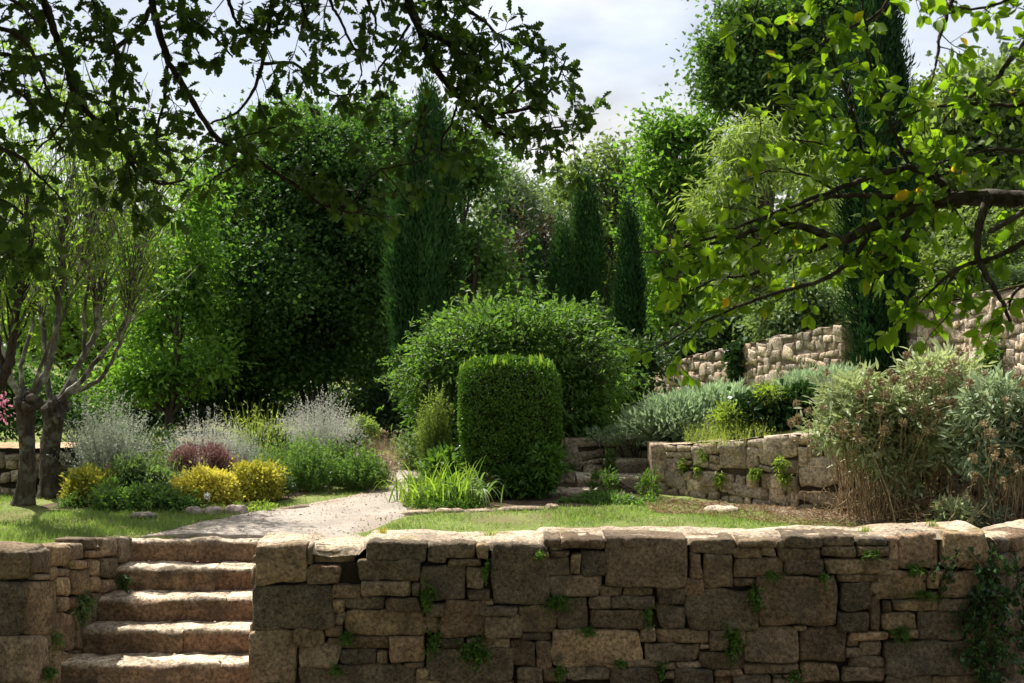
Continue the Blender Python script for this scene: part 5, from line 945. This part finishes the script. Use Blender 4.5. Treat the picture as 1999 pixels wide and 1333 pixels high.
# small weeds on top of the wall
for k, (px, py, lb_) in enumerate([(958, 1046, 'yellow green sprig on top of the front wall left of centre'), (745, 1068, 'mossy ochre tuft in the broken gap of the coping near the steps'), (1690, 1034, 'grass tuft on the coping in front of the litter'), (1820, 1030, 'grass tuft on the coping before the young sage plant')]):
    p = P(px, py + 6, 8.45); root = thing('coping_tuft', lb_, 'weed', (p[0], 8.45, float(cope_z(p[0], 8.45)))); mb = MB(); n = 60; b_ = np.array(root['_w'][:]) + g.normal(size=(n, 3)) * (.02, .014, .0); ribbons(mb, b_, b_ + unit(rvec(n, g) * .6 + (0, 0, 1)) * g.uniform(.02, .06, (n, 1)), 0 * np.ones(n), np.full(n, .005), g.random(n), 2); mb.build('blades', L_ygrass if k != 1 else L_gold2, root)

# ------------------------------------------------------------------ overhanging oak (left)
def to3(pl, y0, y1):
    n = len(pl); return np.array([P(a, b, y0 + (y1 - y0) * i / (n - 1)) for i, (a, b) in enumerate(pl)])
def overhang(root, polys, mat, leafm, tpl, lsize, seed, twig_gap, twig_len, per, droop, bough_anchor, wscale, rosette=4, sub=2, twig_r=.0035):
    g = np.random.default_rng(seed); mb = MB(); lf = MB(); P_, A_, S_, Nn = [], [], [], []
    for (pl, y0, y1, r0, r1, dens) in polys:
        w3 = to3(pl, y0, y1); m = len(pl) * 6; pth = smooth_path(w3, m); pth += np.cumsum(g.normal(size=(m, 3)), 0) * .0025; rad = np.linspace(r0, r1, m) * (y0 / F); tube(mb, pth, rad, 7, rough=.10)
        L = np.concatenate([[0], np.cumsum(np.linalg.norm(np.diff(pth, axis=0), axis=1))]); s = .04
        gap = twig_gap / max(dens, .05)
        while s < L[-1] - .005 and dens > 0:
            i = min(np.searchsorted(L, s), m - 1); t = unit(pth[i] - pth[i - 1]); d = unit(t * .5 + rvec(1, g)[0] * (1, .9, 1) + np.array((0, 0, -.12))); ln = twig_len * g.uniform(.4, 1.2)
            starts = [(pth[i], d, ln, twig_r)]
            for q in range(sub): starts.append((None, None, None, None))
            main = None
            for q, (a, dd, l_, tr_) in enumerate(starts):
                if a is None:
                    j = g.integers(2, 7); a = main[j]; dd = unit(unit(main[j] - main[j - 1]) * .6 + rvec(1, g)[0] * .8); l_ = ln * g.uniform(.3, .6); tr_ = twig_r * .6
                e = a + dd * l_; q3 = smooth_path(limb(a, e + np.array((0, 0, -.06 * l_)), g, 4, .18), 8); tube(mb, q3, np.linspace(tr_, tr_ * .45, 8), 4)
                if main is None: main = q3
                npl = max(2, int(per * l_ / .2)); tt = np.concatenate([g.uniform(.3, 1, npl), np.ones(rosette)]) * 6.999; ai = tt.astype(int); u = (tt - ai)[:, None]; pos = q3[ai] * (1 - u) + q3[np.minimum(ai + 1, 7)] * u; td = unit(q3[np.minimum(ai + 1, 7)] - q3[ai] + 1e-6)
                P_.append(pos); A_.append(unit(td * .7 + rvec(len(tt), g) * .85 - np.array((0, 0, droop)))); Nn.append(unit(rvec(len(tt), g) * .75 + np.array((0, -.7, .45)))); S_.append(lsize * g.uniform(.6, 1.2, len(tt)))
            s += gap * g.uniform(.5, 1.5)
    for (a, b, r0, r1) in bough_anchor:
        tube(mb, smooth_path(limb(a, b, g, 6, .1, .06), 16), np.linspace(r0, r1, 16), 9, rough=.05)
    mb.build('branches', mat, root); pos = np.concatenate(P_); n = len(pos)
    leaves(lf, tpl, pos, np.concatenate(A_), np.concatenate(Nn), np.concatenate(S_), g.random(n), wscale); lf.build('leaves', leafm, root); return n
OKP = [ # polyline px, near/far distance, radius px start/end, leaf density
 ([(60, -80), (95, 10), (115, 60), (135, 115), (150, 170), (190, 225), (245, 285), (275, 330), (320, 355), (372, 352)], 5.6, 5.5, 9, 2.2, 1.0),
 ([(-60, 100), (0, 107), (60, 115), (115, 130), (150, 165)], 5.2, 5.6, 5, 3, 1.0),
 ([(150, 170), (130, 215), (118, 250), (70, 300)], 5.6, 5.3, 4, 1.5, 1.0),
 ([(220, 165), (235, 260), (262, 312), (300, 345), (352, 356)], 5.7, 5.9, 4, 1.5, .8),
 ([(285, -80), (295, 10), (310, 80), (326, 130), (370, 205), (420, 275), (480, 310), (560, 362), (620, 402), (680, 422), (715, 412)], 6.0, 6.3, 8.5, 1.8, .75),
 ([(297, 15), (272, 55), (232, 90), (206, 115)], 5.9, 5.7, 6, 4, .8), ([(326, 130), (322, 190), (305, 245), (300, 300)], 6.1, 5.9, 4, 1.5, .9),
 ([(535, -80), (532, 20), (520, 90), (505, 150), (472, 213), (415, 240)], 6.2, 6.3, 6, 1.8, .8), ([(515, 125), (575, 130), (612, 165), (650, 188), (705, 186)], 6.3, 6.4, 3.5, 1.5, 1.1),
 ([(340, -60), (352, 20), (395, 60), (430, 92), (452, 118)], 6.1, 6.2, 5, 1.6, .9), ([(625, -60), (642, 0), (662, 45), (690, 108), (700, 150)], 6.3, 6.3, 4, 1.4, 1.2),
 ([(775, -80), (798, 15), (820, 62), (840, 118), (870, 170), (905, 205), (938, 225), (985, 229), (1040, 212), (1085, 172), (1105, 120)], 6.4, 6.6, 10, 1.6, 1.5),
 ([(822, 62), (870, 82), (915, 105), (942, 128), (960, 162), (988, 192)], 6.4, 6.5, 6, 1.6, 1.7), ([(938, 225), (965, 255), (1000, 272), (1050, 266), (1095, 256), (1132, 248)], 6.5, 6.6, 4, 1.2, 1.3),
 ([(1000, 272), (1004, 292), (1012, 312)], 6.6, 6.6, 2.2, 1.2, .9), ([(895, 195), (882, 240), (866, 270), (860, 310)], 6.5, 6.3, 3, 1.2, .9), ([(830, 205), (820, 250), (812, 290), (808, 330)], 6.4, 6.3, 3, 1.2, .7),
 ([(800, 45), (765, 100), (738, 140), (742, 172)], 6.4, 6.3, 3, 1.4, .9), ([(880, -60), (905, 10), (940, 45), (968, 75), (975, 110)], 6.4, 6.4, 5, 1.6, 1.9), ([(840, -60), (870, 20), (900, 60), (925, 90)], 6.5, 6.5, 4, 1.5, 1.8),
 ([(988, 192), (1030, 150), (1060, 130), (1065, 110)], 6.5, 6.5, 3, 1.2, 1.7), ([(700, -60), (720, 0), (735, 40), (728, 75)], 6.4, 6.4, 4, 1.4, 1.2),
 ([(-70, 150), (40, 180), (100, 240), (135, 300)], 5.0, 5.2, 5, 1.6, .65), ([(-70, 260), (30, 300), (80, 345), (118, 385)], 5.0, 5.1, 5, 1.5, .6), ([(-70, 380), (20, 400), (55, 430), (70, 470)], 4.9, 5.0, 4, 1.4, 1.1),
 ([(-70, 40), (40, 70), (90, 140), (110, 190)], 4.9, 5.1, 6, 1.8, .65), ([(-60, 480), (0, 490), (35, 500)], 4.8, 4.9, 3, 1.4, .8), ([(-50, -40), (30, 10), (70, 60)], 4.9, 5.1, 6, 2.5, .9), ([(160, -60), (190, 20), (215, 70), (225, 130)], 5.4, 5.5, 6, 1.8, 1.2), ([(420, -60), (450, 10), (470, 50), (520, 90)], 6.2, 6.2, 5, 1.6, 1.1), ([(560, -60), (590, 20), (610, 60)], 6.2, 6.3, 5, 1.6, 1.2),
 ([(646, 412), (690, 392), (716, 350), (742, 330)], 6.3, 6.2, 2.6, 1.2, .8), ([(742, 330), (790, 322), (830, 310), (850, 285)], 6.2, 6.2, 2, 1.2, .6), ([(480, 310), (430, 340), (400, 370)], 6.2, 6.1, 2.6, 1.2, .7), ([(420, 275), (480, 268), (540, 250)], 6.2, 6.2, 2.6, 1.2, .9)]
root = thing('oak_tree', 'oak whose dark lobed leaves and boughs overhang the upper left', 'tree', (-4.4, 4.6, -1.3))
A0 = np.array((-4.4, 4.6, -1.35)); H1 = np.array((-4.2, 4.8, 2.2)); H2 = np.array((-3.6, 5.2, 3.8)); H3 = np.array((-2.2, 5.7, 4.3)); H4 = np.array((-.6, 6.2, 4.35)); H5 = np.array((-3.2, 4.9, 2.9))
boughs = [(H2, H3, .13, .09), (H3, H4, .09, .055), (H2, H5, .06, .04)]
for (pl, y0, y1, r0, r1, dn) in OKP:
    if pl[0][1] <= -40 or pl[0][0] <= -50:
        s = P(*pl[0], y0); tgt = min([H3, H4, (H3 + H4) / 2, (H2 + H3) / 2, H5, H2], key=lambda h: np.linalg.norm(h - s)); boughs.append((tgt, s, r0 * y0 / F * 1.15, r0 * y0 / F))
print('oak leaves', overhang(root, OKP, M_bark_dark, L_oak, OAK, .08, 301, .085, .24, 5, .25, boughs, 1.0, rosette=3, sub=2))
mb = MB(); tube(mb, smooth_path(np.array([A0, (-4.4, 4.62, .4), H1, (-3.95, 5.0, 3.1), H2]), 26), np.interp(np.linspace(0, 1, 26), [0, .06, .5, 1], [.34, .25, .21, .14]), 16, rough=.03); mb.build('trunk', M_bark_tree, root)
# oak crown over its boughs, plus unseen leaf masses added to shade the wall
g = np.random.default_rng(33); cl = np.array([(-4.6, 6.6, 5.6, 1.6, 1.5, .9), (-2.9, 7.2, 5.6, 1.6, 1.4, .8), (-1.4, 6.8, 5.4, 1.4, 1.2, .7), (-5.8, 5.4, 5.2, 1.5, 1.5, 1.0), (-3.4, 5.0, 5.9, 1.8, 1.6, .9), (-1.2, 4.6, 5.4, 1.6, 1.5, .8), (-3.6, 2.6, 5.2, 1.8, 1.6, .9), (-.6, 2.2, 5.4, 1.8, 1.5, .8), (-6.2, 7.6, 5.0, 1.2, 1.3, .9), (-5.5, .5, 4.6, 1.8, 1.8, 1.4), (-2.2, 0, 5.2, 1.9, 1.7, .9), (-4.5, -3.5, 2.6, 2.4, 1.4, 2.6), (-.8, -4.2, 2.6, 2.6, 1.4, 2.8)])
mb = MB(); cc_ = clumps(mb, cl, 2300, 18, OVAL, .16, .36, 34, shell=.1); mb.build('crown', L_oak, root)
tb = MB()
for k in range(40): tube(tb, smooth_path(limb([H2, H3, H4][k % 3], cc_[g.integers(len(cc_))], g, 6, .1, .06), 12), np.linspace(.04, .008, 12), 6)
tb.build('shade_crown_limbs', M_bark_dark, root)

# ------------------------------------------------------------------ overhanging plum (right)
PLP = [
 ([(2150, 395), (2050, 390), (1990, 385), (1920, 382), (1860, 386), (1800, 396), (1755, 420), (1700, 443), (1650, 462), (1600, 447), (1550, 432), (1500, 442), (1450, 462), (1405, 475)], 4.6, 4.9, 20, 3.5, .5),
 ([(1870, 385), (1830, 350), (1780, 332), (1700, 355), (1640, 378), (1570, 405), (1500, 425), (1400, 470), (1310, 494), (1262, 500)], 4.7, 4.9, 8, 1.6, .8), ([(1790, 385), (1700, 378), (1620, 384), (1550, 408), (1480, 430)], 4.7, 4.8, 6, 2, .4),
 ([(1930, 385), (1908, 470), (1922, 530), (1958, 585), (1975, 630)], 4.6, 4.5, 9, 2.5, .5), ([(1700, 445), (1660, 500), (1600, 540), (1520, 562), (1430, 595), (1350, 630), (1280, 670)], 4.8, 5.0, 6, 1.4, .75),
 ([(1800, 398), (1760, 470), (1712, 520), (1700, 565), (1690, 600)], 4.7, 4.9, 6, 1.6, .95), ([(1650, 464), (1560, 502), (1470, 540), (1400, 552), (1330, 595)], 4.9, 5.1, 5, 1.4, .75), ([(1550, 432), (1480, 480), (1400, 500), (1330, 530)], 4.9, 5.0, 4, 1.3, 1.0),
 ([(2100, -20), (2000, 70), (1950, 130), (1930, 170), (1880, 200), (1840, 240)], 4.5, 4.6, 7, 2, .9), ([(1872, -60), (1850, 30), (1830, 80), (1822, 130), (1815, 165)], 4.7, 4.6, 5, 1.6, 1.0), ([(1835, 348), (1780, 298), (1690, 298), (1600, 282), (1545, 276)], 4.8, 4.9, 4, 1.4, 1.1),
 ([(1700, 355), (1672, 250), (1652, 180), (1620, 90), (1605, 25)], 4.9, 4.8, 4, 1.6, .9), ([(1780, 332), (1735, 230), (1700, 130), (1690, 40), (1690, -40)], 4.8, 4.7, 4, 2, 1.0), ([(2080, 190), (1960, 208), (1865, 205), (1765, 230), (1710, 290)], 4.4, 4.7, 5, 1.4, .8),
 ([(1500, -60), (1475, 20), (1462, 70), (1445, 95)], 4.8, 4.8, 2.4, 1.2, .7), ([(2050, 300), (1945, 290), (1880, 300), (1800, 322)], 4.4, 4.6, 5, 2, .9), ([(2000, 470), (1940, 500), (1880, 520), (1825, 570), (1790, 605)], 4.5, 4.7, 6, 1.6, .8),
 ([(2050, -60), (1960, 0), (1900, 20), (1850, 15)], 4.5, 4.5, 4, 1.5, .7), ([(1760, -60), (1720, 20), (1650, 60), (1580, 100), (1530, 150)], 4.8, 4.9, 4, 1.4, .9), ([(2060, 560), (1990, 560), (1960, 600)], 4.4, 4.4, 5, 2, .5), ([(1670, 250), (1600, 200), (1540, 190), (1480, 230)], 4.9, 4.9, 3, 1.2, .7), ([(1640, 378), (1570, 340), (1500, 330), (1440, 360)], 4.9, 5.0, 3, 1.2, .7), ([(1880, 520), (1850, 560), (1860, 610)], 4.6, 4.6, 3, 1.2, .8), ([(1700, 443), (1740, 520), (1770, 560), (1760, 620)], 4.8, 4.9, 3, 1.2, .9)]
root = thing('plum_tree', 'plum bough with glowing lime leaves overhanging the upper right', 'tree', (3.9, 4.2, -1.3))
K0 = np.array((3.9, 4.2, -1.35)); K1 = np.array((3.7, 4.3, 1.2)); K2 = np.array((3.5, 4.4, 2.2)); K3 = np.array((3.0, 4.5, 3.3)); boughs = []
for (pl, y0, y1, r0, r1, dn) in PLP:
    if pl[0][1] <= -20 or pl[0][0] >= 1995:
        s = P(*pl[0], y0); tgt = min([K1, K2, K3, (K2 + K3) / 2], key=lambda h: np.linalg.norm(h - s)); boughs.append((tgt, s, r0 * y0 / F * 1.2, r0 * y0 / F))
print('plum leaves', overhang(root, PLP, M_bark_plum, L_plum, OVAL, .068, 401, .056, .19, 5, .28, boughs, 1.0, rosette=2, sub=1, twig_r=.003))
mb = MB(); tube(mb, smooth_path(np.array([K0, (3.85, 4.2, 0), K1, K2, (3.3, 4.45, 2.8), K3]), 26), np.interp(np.linspace(0, 1, 26), [0, .06, .6, 1], [.2, .14, .11, .04]), 14, rough=.04); mb.build('trunk', M_bark_plum, root)
g = np.random.default_rng(35); cl = np.array([(2.2, 1.8, 5.0, 1.8, 1.6, .9), (1.6, -.6, 5.1, 1.8, 1.6, .9), (4.6, .8, 4.2, 1.8, 1.8, 1.5), (3.4, -3.8, 2.6, 2.6, 1.4, 2.8), (5.4, 3.2, 3.8, 1.2, 1.3, 1.2)])  # unseen leaf masses added overhead and behind the camera to shade the wall
mb = MB(); cc_ = clumps(mb, cl, 1100, 18, OVAL, .16, .36, 36, shell=.1); mb.build('crown', L_plum, root); tb = MB()
for k in range(24): tube(tb, smooth_path(limb([K2, K3][k % 2], cc_[g.integers(len(cc_))], g, 6, .1, .06), 12), np.linspace(.03, .008, 12), 6)
tb.build('shade_crown_limbs', M_bark_plum, root)
# extra drift of pale stems and leaf litter
wispy('lavender_shrub', 'thin silvery stems between the maroon shrub and yellow green grass', 470, 950, 12.8, 120, 110, 300, L_white, L_silver, .022, 22, 181, spread=.5, dome=.4, wscale=1.5)
wispy('lavender_shrub', 'faint silvery stems left of the whitest plumes', 555, 950, 13.9, 110, 120, 260, L_white, L_silver, .022, 22, 182, spread=.5, dome=.3, wscale=1.5)
wispy('meadow_herb', 'loose green herbs with seed stalks behind the amber shrub', 545, 960, 12.4, 110, 95, 300, L_herb2, L_herb, .03, 12, 183, 'plant', spread=.7, dome=.3, wscale=1.5)
wispy('meadow_herb', 'scruffy green stems left of the maroon shrub', 315, 955, 12.3, 120, 95, 260, L_herb2, L_herb2, .035, 12, 184, 'plant', spread=.7, dome=.4, wscale=1.5)
wispy('meadow_herb', 'scruffy low stems at the foot of the wispy grey shrub', 190, 960, 11.9, 140, 70, 220, L_herb, L_herb2, .03, 10, 185, 'plant', spread=.8, dome=.3, wscale=1.5)
g = np.random.default_rng(66); n = 520; x = g.uniform(-3.1, -1.0, n); y = g.uniform(8.2, 12.5, n); x[260:] = g.uniform(-4.8, 3.2, n - 260); y[260:] = g.uniform(9.4, 11.3, n - 260)
k_ = np.clip(np.ceil((D0 - y) / TR), 0, 6); on = (x > -3.1) & (x < -1.85) & (y < D0 + .1); z = np.where(on, -RH * k_ + .012, np.maximum(ground_z(x, y), -.02) + .03); kp = on | (y > 9.55)
pos = np.stack([x, y, z], -1)[kp]; n = len(pos); ax = unit(np.concatenate([g.normal(size=(n, 2)), g.normal(size=(n, 1)) * .15], 1)); mb = MB(); leaves(mb, OVAL, pos, ax, unit(rvec(n, g) * .35 + (0, 0, 1)), .035 * g.uniform(.5, 1.2, n), g.random(n)); tag(mb.build('leaves', L_dry, loc=(-2, 10, 0)), 'fallen dry leaves on the steps, path and lawn', 'leaf litter', kind='stuff')
mound('border_plant', 'mixed low greenery filling the gap between bright yellow and amber shrubs', 11.6, 452, [(452, 975, 16, 22), (430, 990, 24, 8)], 70, 18, LANCE, .035, .04, L_herb2, 187, 'plant', droop=-.3)
mound('border_plant', 'straggly greens around the greenish yellow shrub by the lawn', 11.35, 205, [(215, 962, 22, 26), (140, 985, 24, 12), (180, 990, 24, 9)], 110, 16, LANCE, .04, .05, L_herb, 188, 'plant', droop=-.3)
mound('border_plant', 'grassy weeds along the front of the border rocks', 11.0, 430, [(440, 1000, 50, 9), (500, 992, 40, 10), (360, 1008, 40, 7)], 110, 14, LANCE, .035, .035, L_weed2, 189, 'plant', droop=-.6)
mound('bank_shrub', 'low shrub growing along the top of the taller terrace wall at the right edge', 13.2, 1990, [(1975, 545, 40, 20), (2030, 530, 50, 30), (1930, 570, 24, 12)], 170, 18, LANCE, .05, .07, L_herb2, 191)
